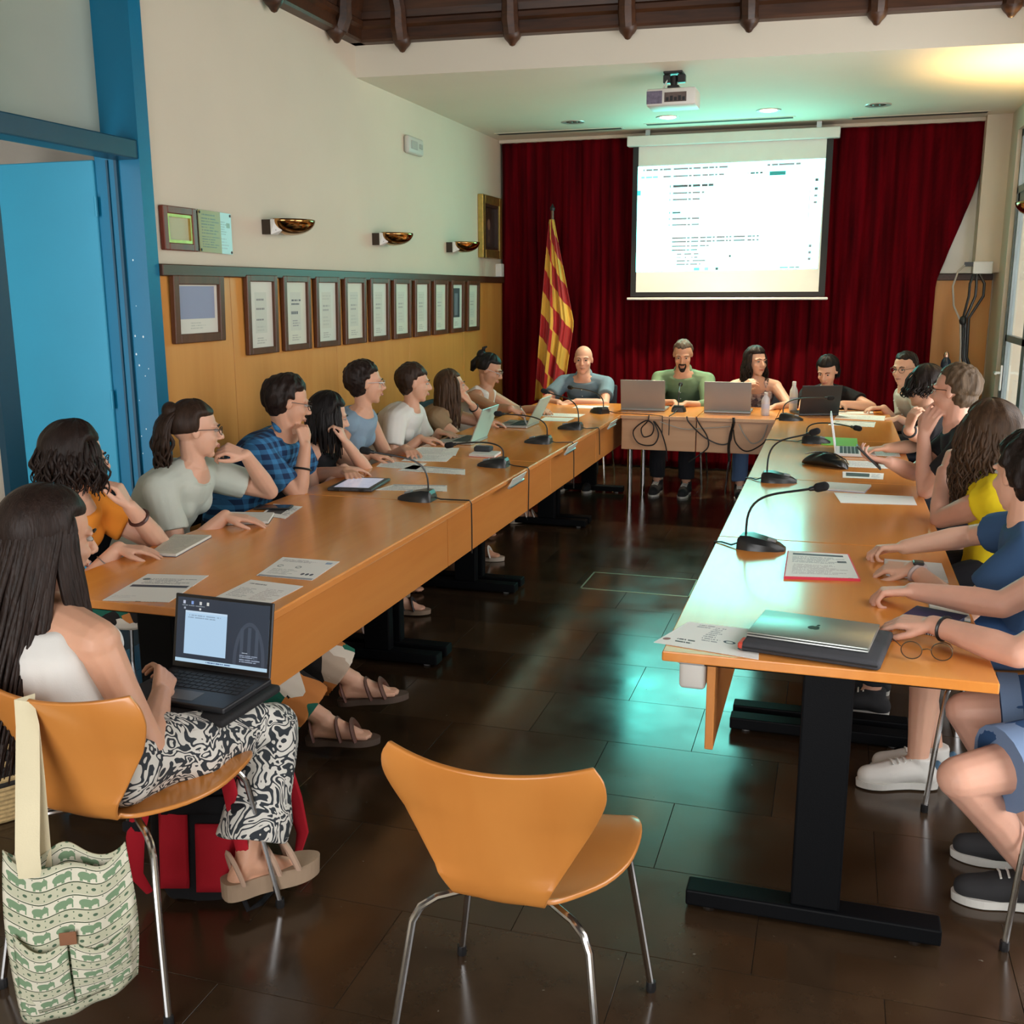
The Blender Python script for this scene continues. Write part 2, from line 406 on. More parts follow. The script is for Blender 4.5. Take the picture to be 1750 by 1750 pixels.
for z in (.3,1.1,2.0): MB().lathe([(.008,0),(.008,.09)], (XL-.212,DY1-.022,z), 8).build('hinge', LEAF, d1, world=True)
# chips in the paint of the jamb
CHIP = plain('paint_chip', (.6,.7,.72), .7)
m = MB()
for i in range(16):
    z = rng.uniform(.7,1.9); s = rng.uniform(.002,.0045); xx = XL-rng.uniform(.005,.085); m.ell((xx,DY1-.004,z),(s,.0008,s*1.3),seg=6,rings=4)
m.build('paint_chips', CHIP, d1, world=True)['kind'] = 'stuff'
# corridor behind it; the unseen end wall's gap is shaped to light the leaf
CORR = plain('corridor_paint', srgb(165,160,150), .8, var=.03)
struct(MB().b2((-5.4,4.85,0),(XL-.2,4.95,2.95)).b2((-5.4,2.0,0),(-5.3,4.9,2.95)).b2((-5.4,1.9,0),(-4.45,2.0,2.95)).b2((-3.6,1.9,0),(XL-.2,2.0,2.95)).build('wall_corridor', CORR))
struct(MB().b2((-5.4,2.0,-.06),(XL,4.9,-.002)).build('floor_corridor', GROUT)); struct(MB().b2((-5.4,2.0,2.95),(XL-.2,4.95,3.05)).build('ceiling_corridor', CORR))

# tall glazed doors in the right wall
FR = plain('grey_window_frame', srgb(120,128,128), .35, metal=.4, var=.06, scale=6)
def glass_mat():
    m, nt, p = nodes('window_glass'); p.inputs['Base Color'].default_value = (.9,.96,.95,1); p.inputs['Roughness'].default_value = .03
    p.inputs['Transmission Weight'].default_value = 1; p.inputs['IOR'].default_value = 1.08
    return m
GLASS = glass_mat()
for wi, (a, b) in enumerate(openings):
    t = struct(thing('window_%d' % (wi+1), None, None, (XRW+.08,(a+b)/2,0)))
    x0, x1 = XRW+.03, XRW+.09; fw = .055
    m = MB(); m.b2((x0,a,0),(x1,a+fw,ZW)); m.b2((x0,b-fw,0),(x1,b,ZW)); m.b2((x0,a,ZW-fw),(x1,b,ZW)); m.b2((x0,a,0),(x1,b,.03)); m.b2((x0,a,2.38),(x1,b,2.38+fw))
    m.build('window_frame', FR, t, world=True)
    mid = (a+b)/2
    for (c, d) in ((a+fw,mid),(mid,b-fw)):
        m = MB(); xa, xb = x0+.008, x1-.012
        m.b2((xa,c,.03),(xb,c+.07,2.38)); m.b2((xa,d-.07,.03),(xb,d,2.38)); m.b2((xa,c,2.30),(xb,d,2.38)); m.b2((xa,c,.03),(xb,d,.35)); m.b2((xa,c,1.25),(xb,d,1.30))
        s = m.build('sash', FR, t, world=True)
        if wi == 2:
            MB().b2((xa+.016,c+.07,.35),(xa+.020,d-.07,1.25)).b2((xa+.016,c+.07,1.30),(xa+.020,d-.07,2.30)).build('pane', GLASS, s, world=True)
    if wi == 2:
        hd = MB().b2((x0-.012,b-.125,.86),(x0+.002,b-.085,1.06)); hd.tube([(x0-.012,b-.105,1.0),(x0-.055,b-.105,1.0),(x0-.06,b-.22,1.0)],.010,8)
        hd.build('handle', WHITEP, t, world=True, smooth=True)
        MB().b2((x0+.02,a+fw,2.435),(x0+.024,b-fw,ZW-fw)).build('pane', GLASS, t, world=True)

# sampling portals for the daylight in the openings (they give off no light themselves)
for a, b in openings:
    pl_ = bpy.data.lights.new('daylight_portal','AREA'); pl_.shape = 'RECTANGLE'; pl_.size = ZW-.1; pl_.size_y = b-a-.1; pl_.cycles.is_portal = True
    po = bpy.data.objects.new('daylight_portal', pl_); COL.objects.link(po); po.location = (XRW+.2,(a+b)/2,ZW/2); po.rotation_euler = (0,PI/2,0)
pl_ = bpy.data.lights.new('daylight_portal','AREA'); pl_.shape = 'RECTANGLE'; pl_.size = 2.3; pl_.size_y = 2.9; pl_.cycles.is_portal = True
po = bpy.data.objects.new('daylight_portal', pl_); COL.objects.link(po); po.location = (-.9,YF-.1,1.45); po.rotation_euler = (PI/2,0,0)
pl_ = bpy.data.lights.new('daylight_portal','AREA'); pl_.shape = 'RECTANGLE'; pl_.size = .85; pl_.size_y = 2.95; pl_.cycles.is_portal = True
po = bpy.data.objects.new('daylight_portal', pl_); COL.objects.link(po); po.location = (-4.02,1.95,1.47); po.rotation_euler = (PI/2,0,0)
# added wall close behind the far glazed doors, dims the sky in their panes
struct(MB().b2((2.6,6.3,-4),(2.8,14,8)).build('wall_sky_blocker', plain('sky_blocker_paint', srgb(120,108,92), .85, var=.2, scale=2)))
# ---------------------------------------------------------------- curtain
def velvet():
    m, nt, p = nodes('red_velvet'); L = nt.links.new
    tc = N(nt, 'ShaderNodeTexCoord'); mp = N(nt, 'ShaderNodeMapping'); mp.inputs['Scale'].default_value = (9,9,.6); L(tc.outputs['Object'], mp.inputs[0])
    no = N(nt, 'ShaderNodeTexNoise'); no.inputs['Scale'].default_value = 1.4; no.inputs['Detail'].default_value = 4; L(mp.outputs[0], no.inputs['Vector'])
    cr = N(nt, 'ShaderNodeValToRGB'); L(no.outputs[0], cr.inputs[0]); e = cr.color_ramp.elements
    e[0].position = .3; e[0].color = (.032,.0005,.002,1); e[1].position = .75; e[1].color = (.15,.0014,.006,1)
    L(cr.outputs[0], p.inputs['Base Color']); p.inputs['Roughness'].default_value = .85; p.inputs['Specular IOR Level'].default_value = .04
    p.inputs['Sheen Weight'].default_value = .04; p.inputs['Sheen Tint'].default_value = (.9,.08,.08,1); p.inputs['Sheen Roughness'].default_value = .4
    return m
VELVET = velvet()
cu = thing('stage_curtain', 'floor-length dark red velvet curtain across the end wall behind the screen', 'curtain', (-1.0,9.70,0))
def curtain(x0, x1, right_edge=None, seed=0):
    r = np.random.default_rng(seed); ph = r.uniform(0,6.28,6)
    def fn(u, v):
        z = .02+v*3.0
        xe = x1
        if right_edge: xe = np.interp(z, [r_[0] for r_ in right_edge], [r_[1] for r_ in right_edge])
        x = x0+(xe-x0)*u; s = x-x0
        gather = .45+.55*(1-abs(v-.5))
        a = .020*math.sin(2*PI*s/.21+ph[0]+1.6*math.sin(2.3*s+ph[1])) + .013*math.sin(2*PI*s/.083+ph[2]+.5*v+1.2*math.sin(5*s))+.006*math.sin(2*PI*s/.047+ph[3]+.8*v)
        if v > .965: a *= .6; 
        return (x+.008*math.sin(v*7+s*9+ph[4]), 9.70+a*gather, z)
    return MB().grid(fn, int((x1-x0)/.0125), 40)
curtain(-3.10,-.95,None,1).build('curtain_panel', VELVET, cu, smooth=True, world=True, auto=None)
curtain(-.97,1.19,[(0,.76),(.92,.78),(1.72,.79),(3.02,1.19)],2).build('curtain_panel', VELVET, cu, smooth=True, world=True, auto=None)
for o in cu.children:
    md = o.modifiers.new('thickness','SOLIDIFY'); md.thickness = .004
MB().b2((-3.11,9.66,3.0),(1.20,9.76,3.028)).build('curtain_rail', plain('curtain_rail_paint', srgb(200,190,172), .6), cu, world=True)

# ---------------------------------------------------------------- projection screen
YS = 9.50
sc = thing('projection_screen', 'pulled-down white projection screen with black borders hanging before the curtain', 'screen', (-.94,YS,2.9))
MB().rbox((-.962,YS-.02,2.935),(1.79,.09,.085),.008).build('screen_case', WHITEP, sc, world=True)
MB().b2((-1.70,YS-.03,2.97),(-1.66,YS-.01,ZLOW)).b2((-.26,YS-.03,2.97),(-.22,YS-.01,ZLOW)).build('hanger', ALU, sc, world=True)
MB().b2((-1.812,YS,1.60),(-.118,YS+.002,2.91)).build('border', plain('screen_black_border',(.01,.01,.012),.6), sc, world=True)
SCRW = plain('screen_fabric', (.78,.80,.76), .8, var=.02)
MB().b2((-1.762,YS-.003,1.64),(-.172,YS-.0015,2.905)).build('screen_fabric', SCRW, sc, world=True)
MB().rbox((-.966,YS-.005,1.582),(1.75,.03,.022),.006).build('bottom_bar', WHITEP, sc, world=True)
G1, G2 = (.14,.038,.044), (.05,.014,.016)
items = [('r',0,0,1,1,(.94,1,1)),('r',0,.04,.22,.90,(.62,.97,.97)),('r',.93,.04,1,.90,(.72,.98,.98)),('r',0,.90,1,1,(.66,.97,.98)),('r',0,0,1,.035,(.5,.9,.93)),
  ('t',.03,.945,.62,.985,1,G1),('t',.70,.945,.92,.985,1,G1),('t',.02,.88,.14,.915,1,(.15,.18,.19)),('t',.14,.88,.56,.915,1,G1),('r',.715,.868,.80,.905,(.015,.04,.04)),('t',.6,.88,.70,.915,1,G2),
  ('t',.18,.78,.48,.83,1,G2),('t',.18,.72,.42,.76,1,(.16,.045,.05)),('t',.18,.66,.40,.70,1,(.16,.045,.05)),('t',.18,.54,.26,.575,1,G2),('t',.18,.48,.40,.52,1,(.15,.042,.048)),('t',.18,.425,.39,.46,1,(.17,.048,.055)),
  ('t',.20,.30,.80,.335,1,G1),('t',.20,.265,.80,.30,1,G1),('t',.20,.225,.46,.255,1,G1),('t',.20,.19,.38,.215,1,G2),('t',.23,.05,.40,.18,4,(.17,.048,.055)),
  ('r',.955,.80,.972,.825,G2),('r',.955,.72,.972,.745,G2),('r',.955,.66,.972,.68,G1),('r',.955,.60,.972,.62,G1),('r',.945,.2,.96,.225,G1),('r',.945,.14,.96,.165,G1),('r',.945,.08,.96,.105,G1),('r',.52,.125,.532,.145,G2),
  ('r',0,.73,.018,.775,(.05,.5,.6)),('r',.93,.45,.934,.72,(.3,.6,.65)),('r',.33,.005,.36,.03,(.1,.4,.7)),('r',.39,.005,.41,.03,(.2,.45,.6)),('r',.45,.005,.465,.03,G2),('t',.80,.005,.93,.03,1,G1)]
PIC = printed('projected_desktop', (.9,1,1), items, emit=6.0, emit_col=(.25,1.0,.86))
zc = lambda z: 1.65+(z-1.65)*YS/9.848
pic = MB().sheet([(-1.765,YS-.004,zc(1.825)),(-.19,YS-.004,zc(1.84)),(-.175,YS-.004,zc(2.775)),(-1.765,YS-.004,zc(2.765))], .0005, (0,-1,0)).build('projected_picture', PIC, sc, world=True)

# ---------------------------------------------------------------- projector on its ceiling mount
PJ = plain('projector_shell', (.62,.60,.55), .45, var=.03); PJD = plain('projector_vents', (.10,.07,.06), .6, var=.3, scale=30)
pj = thing('ceiling_projector', 'white projector hanging from the low ceiling on a black mount', 'projector', (-1.10,7.12,ZLOW))
MB().rbox((0,0,-.165),(.315,.24,.105),.012).build('body', PJ, pj, smooth=True)
MB().b2((-.155,-.1225,-.205),(-.055,-.119,-.128)).build('side_grille', plain('projector_grille',(.13,.11,.16),.5,var=.3,scale=60), pj)
MB().b2((-.04,-.1225,-.198),(.10,-.119,-.14)).build('connector_panel', PJD, pj)
m = MB()
for k in range(5): m.b2((-.03+.026*k,-.1245,-.192),(-.012+.026*k,-.122,-.170+.008*(k%2)))
m.build('socket', BLACK, pj)
MB().lathe([(.032,0),(.032,.03),(.026,.035)],(-.07,.115,-.17),16,Matrix.Rotation(-PI/2,3,'X')).build('lens', BLACK, pj, smooth=True)
MB().tube([(0,0,-.115),(0,0,-.02)],.022,12).rbox((0,0,-.098),(.075,.075,.03),.004).rbox((-.045,0,-.04),(.045,.05,.05),.005).rbox((.05,0,-.04),(.05,.05,.05),.005).b2((-.06,-.06,-.012),(.06,.06,0)).build('mount', BLACK, pj)
MB().tube([(-.03,.0,-.01),(-.04,-.02,-.05),(-.065,-.03,-.10),(-.07,-.04,-.125)],.006,6).build('cable', WHITEP, pj, smooth=True)

# ---------------------------------------------------------------- ceiling fittings
LAMPON = emis('downlight_glow', (1,.80,.45), 9)
RIM = plain('downlight_rim', (.62,.60,.55), .3, metal=.5)
for i, (x, y, on) in enumerate(((-2.2,8.85,0),(-1.41,8.86,1),(-.61,8.78,1),(.20,8.80,0))):
    lab = ['unlit recessed downlight nearest the left wall','lit recessed downlight glowing below the projector','lit recessed downlight right of the projector','unlit recessed downlight nearest the right wall'][i]
    t = thing('downlight', lab, 'ceiling light', (x,y,ZLOW), 0, 'recessed downlights in the low ceiling')
    MB().lathe([(.062,-.002),(.095,-.006),(.098,0)],(0,0,0),24,caps=False).build('rim', RIM, t, smooth=True)
    if on:
        MB().lathe([(.001,-.012),(.045,-.009),(.068,-.002)],(0,0,0),20,caps=False).build('lamp', LAMPON, t, smooth=True)
        l = bpy.data.lights.new('downlight_lamp','SPOT'); l.energy = 120; l.color = (1,.80,.55); l.spot_size = 1.5; l.spot_blend = .6; l.shadow_soft_size = .06
        lo = bpy.data.objects.new('downlight_lamp', l); COL.objects.link(lo); lo.parent = t; lo.location = (0,0,-.03)
    else:
        MB().lathe([(.001,.0),(.062,-.002)],(0,0,0),20,caps=False).ell((-.02,0,-.004),(.022,.03,.006)).ell((.025,0,-.004),(.02,.03,.006)).build('lamp', plain('unlit_lamp',(.22,.21,.18),.25,metal=.5), t, smooth=True)
VD = plain('vent_shadow', (.05,.045,.035), .7)
for (a, b, y, lab) in ((-3.02,-1.86,9.30,'long slot air vent in the ceiling above the curtain\'s left half'),(-1.66,-.42,9.18,'long slot air vent in the ceiling above the screen case'),(.0,1.06,9.40,'long slot air vent in the ceiling above the curtain\'s right half')):
    t = thing('air_vent', lab, 'vent', ((a+b)/2,y,ZLOW), 0, 'slot vents')
    L_ = b-a
    MB().b2((-L_/2,-.05,-.004),(L_/2,.05,0)).build('frame', CEIL, t)
    for k in (-1,0,1): MB().b2((-L_/2+.02,k*.028-.009,-.0055),(L_/2-.02,k*.028+.009,-.004)).build('slot', VD, t)

# ---------------------------------------------------------------- left wall: frames, plaques, sconces, painting, emergency light
FRW = wood('picture_frame_walnut', srgb(74,42,26), srgb(98,58,36), 'z', rough=.38)
FRW2 = wood('picture_frame_mahogany', srgb(92,34,20), srgb(120,50,30), 'z', rough=.3)
GOLD = plain('gilt', (.55,.38,.12), .32, metal=.85, var=.2, scale=25)
def wallframe(name, label, cat, y0, y1, z0, z1, fw, fmat, pic, group=None, tilt=0, depth=.028, inner=None, xoff=.0):
    """frame on the left wall; tilt leans the top away from the wall"""
    yc, zc_ = (y0+y1)/2, (z0+z1)/2; w, h = y1-y0, z1-z0
    t = thing(name, label, cat, (XL+.017+xoff,yc,z0), 0, group)
    R = Matrix.Rotation(tilt, 3, 'Y')
    def B(m): m.v = [tuple(R@Vector(v)) for v in m.v]; return m
    m = MB()
    for (a, b, c, d) in ((-w/2,0,-w/2+fw,h),(w/2-fw,0,w/2,h)): m.rbox((depth/2,(a+c)/2,(b+d)/2),(depth,c-a,d-b),.004,1)
    for (a, b, c, d) in ((-w/2+fw,0,w/2-fw,fw),(-w/2+fw,h-fw,w/2-fw,h)): m.rbox((depth/2,(a+c)/2,(b+d)/2),(depth,c-a,d-b),.004,1)
    B(m).build('frame', fmat, t)
    if inner:
        m = MB(); g = inner[1]
        for (a, b, c, d) in ((-w/2+fw,fw,-w/2+fw+g,h-fw),(w/2-fw-g,fw,w/2-fw,h-fw),(-w/2+fw+g,fw,w/2-fw-g,fw+g),(-w/2+fw+g,h-fw-g,w/2-fw-g,h-fw)): m.b2((.004,a,b),(depth*.8,c,d))
        B(m).build('slip', inner[0], t); fw = fw+g
    # viewed from the room (+X): u runs along +Y
    B(MB().sheet([(.006,-w/2+fw,fw),(.006,w/2-fw,fw),(.006,w/2-fw,h-fw),(.006,-w/2+fw,h-fw)],.002,(1,0,0))).build('print', pic, t)
    return t
PB = (.66,.64,.56); INK = (.22,.20,.2); SF = (.50,.50,.44)
pl = printed('print_portrait_sheet', PB, [('r',.04,.30,.93,.97,(.27,.30,.42)),('t',.3,.08,.7,.24,3,SF)])
wallframe('picture_frame', 'wide walnut frame with a grey-blue printed sheet, first beside the blue door', 'picture frame', 4.40,4.84,1.405,1.735,.045,FRW,pl,tilt=.03)
names = ['walnut-framed sheet second from the blue door, first of the narrow ones','narrow walnut-framed sheet with scattered signatures, third frame from the blue door','narrow walnut-framed sheet of faint writing, fourth frame from the blue door','narrow walnut-framed sheet of faint writing, fifth frame from the blue door','narrow walnut-framed sheet, sixth frame from the blue door','narrow walnut-framed sheet, fourth frame counted from the painting end','narrow walnut-framed sheet, middle of the row','narrow walnut-framed sheet, third frame from the red curtain','narrow walnut frame with a dark photograph, second from the red curtain','narrow walnut-framed sheet nearest the red curtain']
names[5] = 'narrow walnut-framed sheet, fifth frame from the red curtain'; names[6] = 'narrow walnut-framed sheet, fourth frame from the red curtain'
for i in range(10):
    y0 = 5.065+.397*i; r = np.random.default_rng(30+i)
    it = [('r',.25,.22,.75,.84,(.58,.58,.50))] if i not in (8,) else [('r',.15,.25,.8,.92,(.05,.055,.07)),('r',.3,.3,.6,.8,(.16,.17,.2))]
    if i == 0: it += [('t',.32,.70,.72,.76,1,INK),('t',.30,.56,.75,.62,1,INK),('t',.3,.40,.7,.45,1,INK),('t',.33,.24,.7,.34,2,SF)]
    elif i == 1: it += [('t',.3,.62,.78,.74,2,(.12,.12,.14)),('t',.28,.46,.7,.56,1,(.12,.12,.14)),('t',.35,.28,.7,.4,3,(.3,.3,.3))]
    elif i != 8: it += [('t',.28,.70,.75,.80,2,SF),('t',.3,.50,.7,.64,2,(.36,.35,.33)),('t',.3,.26,.7,.44,3,SF)]
    it += [('t',.3,.05,.72,.16,3,(.4,.39,.35))]
    wallframe('picture_frame', names[i], 'picture frame', y0, y0+.325, 1.312, 1.745, .036, FRW, printed('print_sheet_%d' % i, (PB[0]-.02*(i%3),PB[1],PB[2]-.03*(i%2)), it), 'row of narrow framed sheets', tilt=.02)
wallframe('picture_frame', 'small mahogany frame with cream centre above the rail beside the blue door', 'picture frame', 4.39,4.665,1.852,2.06,.036,FRW2,printed('print_cream',srgb(186,186,150),[('r',.03,.03,.97,.97,srgb(178,180,146))]),inner=(GOLD,.014),xoff=-.016)
# brass plaque, half gold half bluish
t = thing('wall_plaque', 'engraved gold and pale blue plaque right of the small mahogany frame', 'plaque', (XL+.002,4.845,1.852))
PLQ = printed('plaque_print', srgb(150,124,58), [('r',.66,0,1,1,srgb(176,198,196)),('t',.10,.86,.60,.93,1,(.12,.09,.04)),('t',.08,.42,.62,.84,6,(.14,.10,.04)),('t',.08,.10,.62,.40,5,(.14,.10,.04)),('t',.66,.45,.85,.80,6,(.3,.36,.35)),('t',.66,.1,.9,.4,4,(.35,.4,.4)),('r',.84,.64,.95,.76,(.25,.28,.2))], rough=.3)
MB().sheet([(.012,-.152,.002),(.012,.148,-.004),(.012,.148,.205),(.012,-.152,.209)],.004,(1,0,0)).build('plate', PLQ, t)
for (y, z) in ((-.14,.012),(.138,.006),(-.14,.197),(.138,.193)): MB().lathe([(.007,0),(.007,.018),(.004,.02)],(0,y,z),10,Matrix.Rotation(PI/2,3,'Y')).build('screw', BLACK, t, smooth=True)
# sconces
BRASS = plain('polished_brass', (.42,.22,.08), .14, metal=1, var=.25, scale=9)
sl = ['brass half-bowl wall lamp nearest the blue door','brass half-bowl wall lamp in the middle of the left wall','brass half-bowl wall lamp beside the gilt painting']
for i, y in enumerate((5.50,6.97,8.42)):
    t = thing('wall_lamp', sl[i], 'wall lamp', (XL,y,1.97), 0, 'brass wall lamps')
    # half bowl, flat at the top, bulging into the room
    def fn(u, v):
        a = PI*(u-.5); e = PI/2*(1-v)
        rr = .16*math.cos(PI/2*(1-v)*.98+.01) if False else .16*math.sin(PI/2*(.06+.94*v))
        return (.075+rr*math.cos(a)*.95, rr*math.sin(a)*1.05, .085*(1-math.cos(PI/2*v)))
    b_ = MB().grid(fn, 20, 10).build('bowl', BRASS, t, smooth=True, auto=None); md = b_.modifiers.new('thick','SOLIDIFY'); md.thickness = .004
    MB().b2((.0,-.165,.0),(.055,-.12,.08)).b2((0,-.15,.02),(.08,.15,.08)).build('bracket', plain('lamp_bracket',(.05,.035,.025),.35,metal=.4), t)
    MB().add([(.055,-.165,.082),(.08,-.165,.082),(.105,-.11,.03),(.06,-.10,.0),(.055,-.165,.0)],[(0,1,2,3,4)]).build('inner_reflection', WHITEP, t).modifiers.new('t','SOLIDIFY').thickness = .004  # white wedge stands in for the reflection inside the bowl
# lit sconces of the right wall: warm light on the ceiling
for i, y in enumerate((7.36,)):
    t = thing('wall_lamp', 'lit brass wall lamp washing the ceiling at the right wall', 'wall lamp', (XRW,y,2.10), 0)
    def fn2(u, v):
        a = PI*(u-.5); rr = .16*math.sin(PI/2*(.06+.94*v))
        return (-.075-rr*math.cos(a)*.95, rr*math.sin(a)*1.05, .085*(1-math.cos(PI/2*v)))
    b_ = MB().grid(fn2, 20, 10).build('bowl', BRASS, t, smooth=True, auto=None); b_.modifiers.new('thick','SOLIDIFY').thickness = .004
    MB().b2((-.08,-.15,.02),(0,.15,.08)).build('bracket', MATS['lamp_bracket'], t)
    l = bpy.data.lights.new('sconce_lamp','SPOT'); l.energy = 120; l.color = (1,.64,.26); l.spot_size = 2.5; l.spot_blend = .8; l.shadow_soft_size = .05
    lo = bpy.data.objects.new('sconce_lamp', l); COL.objects.link(lo); lo.parent = t; lo.location = (-.16,0,.08); lo.rotation_euler = (PI,.35,0)
# gilt painting in the corner
wallframe('painting', 'dark portrait painting in a gilt frame in the corner by the red curtain', 'painting', 9.06,9.62,1.95,2.50,.075,GOLD,
    printed('dark_portrait',(.035,.018,.012),[('e',.52,.34,.26,.36,(.05,.03,.03)),('e',.52,.58,.10,.14,(.20,.10,.07)),('e',.52,.2,.09,.1,(.10,.05,.035))],rough=.3),inner=(plain('dark_slip',(.04,.02,.015),.4),.025),depth=.05,xoff=-.016)
# emergency light
t = thing('emergency_light', 'small pale emergency light unit high on the left wall', 'emergency light', (XL,7.55,2.66))
MB().rbox((.022,0,.055),(.044,.30,.125),.02,3).build('body', plain('emergency_shell',(.50,.50,.45),.5), t, smooth=True)
MB().rbox((.046,-.045,.055),(.006,.12,.06),.003,1).build('diffuser', plain('emergency_diffuser',(.36,.36,.33),.4,bump=.3,bscale=120), t)
MB().rbox((.046,.085,.058),(.006,.06,.035),.003,1).build('panel', plain('emergency_panel',(.34,.34,.3),.4), t)
# white switch box at the curtain corner
MB().rbox((XL+.03,9.60,1.848),(.06,.08,.12),.005).build('socket_box', WHITEP, None); tag(bpy.data.objects['socket_box'],'small white box on the rail end beside the red curtain','socket box')

# ---------------------------------------------------------------- right back corner: board, junction box, cables, cabinet, bottle
t = thing('white_board', 'white board leaning behind the drawn-back curtain', 'board', (.92,9.79,1.79))
MB().b2((-.16,-.012,0),(.16,.012,.75)).build('panel', plain('whiteboard_face',(.70,.69,.62),.4), t)
MB().b2((-.16,-.016,.75),(.16,.016,.77)).build('frame', ALU, t)
t = thing('junction_box', 'white cable junction box on the wall beside the glazed doors', 'junction box', (1.12,9.54,1.80))
MB().rbox((0,0,.03),(.15,.05,.10),.006).build('box', WHITEP, t); MB().b2((-.14,-.02,.04),(-.07,.02,.075)).build('plug', BLACK, t)
CABW = plain('pale_cable',(.42,.38,.32),.5); CABB = plain('black_cable',(.012,.011,.011),.45)
t = thing('hanging_cable', 'pale cable looping down from the junction box', 'cable', (1.0,9.54,1.2))
MB().tube([(.98,9.52,1.85),(.93,9.5,1.80),(.90,9.5,1.68),(.92,9.5,1.52),(.98,9.5,1.40),(1.0,9.5,1.2),(1.01,9.5,.95),(1.0,9.48,.905)],.008,6).build('strand', CABW, t, smooth=True, world=True)
t = thing('hanging_cable', 'thick bundle of black cables hanging below the junction box', 'cable', (1.05,9.54,1.2))
for k, dx in enumerate((0,.05,.11)): MB().tube([(1.06+dx*.3,9.53,1.79),(1.03+dx,9.5,1.70),(1.03+dx,9.5,1.6),(1.0+dx*.4,9.5,1.42),(1.02+dx*.3,9.5,1.1),(1.06+dx*.5,9.5,.95),(1.06+dx*.5,9.47,.91)],.011,6).build('strand', CABB, t, smooth=True, world=True)
MB().ell((1.0,9.5,1.40),(.03,.03,.04)).build('knot', BLACK, t, smooth=True, world=True)
t = thing('low_cabinet', 'low wooden cabinet with dark doors in the corner behind the seated men', 'cabinet', (.95,9.52,0))
CBW = wood('cabinet_wood', srgb(120,78,36), srgb(150,100,52), 'z', rough=.4)
MB().rbox((0,0,.45),(.42,.30,.90),.004).build('body', CBW, t)
for s in (-1,1): d_ = MB().rbox((s*.104,-.153,.45),(.20,.012,.82),.003,1).build('door', plain('cabinet_door_dark',(.03,.022,.016),.4), t); MB().rbox((s*.02,-.164,.5),(.012,.012,.10),.003,1).build('handle', ALU, d_)
t = thing('bottle', 'dark navy bottle with steel cap standing on the corner cabinet', 'bottle', (.89,9.44,.90))
MB().lathe([(.036,0),(.04,.006),(.04,.15),(.034,.175),(.022,.19),(.02,.20)],(0,0,0),20).build('body', plain('navy_bottle',(.012,.022,.045),.3), t, smooth=True)
MB().lathe([(.022,.198),(.023,.215),(.017,.235),(.008,.245)],(0,0,0),16).build('cap', plain('copper_cap',(.7,.4,.3),.25,metal=.9), t, smooth=True)

# ---------------------------------------------------------------- flag on its pole
t = thing('flag_on_pole', 'yellow and red striped flag draped from an indoor pole before the curtain', 'flag', (-2.50,9.32,0))
POLE = wood('flag_pole_wood', srgb(80,45,25), srgb(110,66,38), 'z')
MB().tube([(0,0,.03),(0,0,2.36)],.013,10).build('pole', POLE, t, smooth=True)
MB().lathe([(.16,0),(.16,.012),(.05,.03),(.025,.06),(.02,.12)],(0,0,0),24).build('base', plain('pole_base',(.2,.13,.05),.3,metal=.8), t, smooth=True)
MB().lathe([(.004,2.355),(.02,2.36),(.024,2.38),(.012,2.40),(.003,2.42)],(0,0,0),12).build('finial', BLACK, t, smooth=True)
def flagmat():
    m, nt, p = nodes('striped_flag_cloth'); L = nt.links.new
    uv = N(nt,'ShaderNodeUVMap'); sp = N(nt,'ShaderNodeSeparateXYZ'); L(uv.outputs[0], sp.inputs[0])
    a = N(nt,'ShaderNodeMath',operation='MULTIPLY'); L(sp.outputs[1], a.inputs[0]); a.inputs[1].default_value = 1
    fr = N(nt,'ShaderNodeMath',operation='FRACT'); L(a.outputs[0], fr.inputs[0])
    gt = N(nt,'ShaderNodeMath',operation='GREATER_THAN'); L(fr.outputs[0], gt.inputs[0]); gt.inputs[1].default_value = .5
    mx = N(nt,'ShaderNodeMix',data_type='RGBA'); L(gt.outputs[0], mx.inputs[0]); mx.inputs[6].default_value = c4(srgb(226,178,66)); mx.inputs[7].default_value = c4(srgb(176,24,28))
    L(mx.outputs[2], p.inputs['Base Color']); p.inputs['Roughness'].default_value = .55; p.inputs['Sheen Weight'].default_value = .2
    return m
def flag_mesh():
    nu, nv = 60, 60; m = MB()
    def fn(u, v):
        z = 2.28-1.62*(1-v)                    # v=1 top
        dn = 1-v
        if u > .62: z = max(z, 2.28-1.62*(1-v))
        wl_ = .015+.125*dn**.8; wr = .02+.19*min(dn/.55,1)**1.0*(1 if dn < .58 else max(0,1-(dn-.58)*1.2))
        x = -wl_+(wl_+wr)*u
        y = -.03-.05*math.sin(u*PI)*(.3+dn)-.032*math.sin(u*17+1.2*dn+.8)*(.25+dn)-.012*math.sin(u*39+2*dn)
        return (x, y, z)
    W = nu+1; m.grid(fn, nu, nv)
    # stripes run along the fly; the hanging cloth shows them climbing to the right, offset from fold to fold
    def st(u, v):
        dn = 1-v; fold = .30*math.floor(u*2.2)
        return dn*1.62/.285 + u*.95 + fold + .25
    for k in range(nu*nv):
        j, i = divmod(k, nu); q = [(i,j),(i+1,j),(i+1,j+1),(i,j+1)]; ub = (i+.5)/nu
        m.uv[k] = [(a/nu, (1-b/nv)*1.62/.40 - a/nu*1.0 + (.55 if ub > .42 else 0) + .45) for a, b in q]
    return m
o = flag_mesh().build('cloth', flagmat(), t, smooth=True, auto=None); o.modifiers.new('thick','SOLIDIFY').thickness = .003
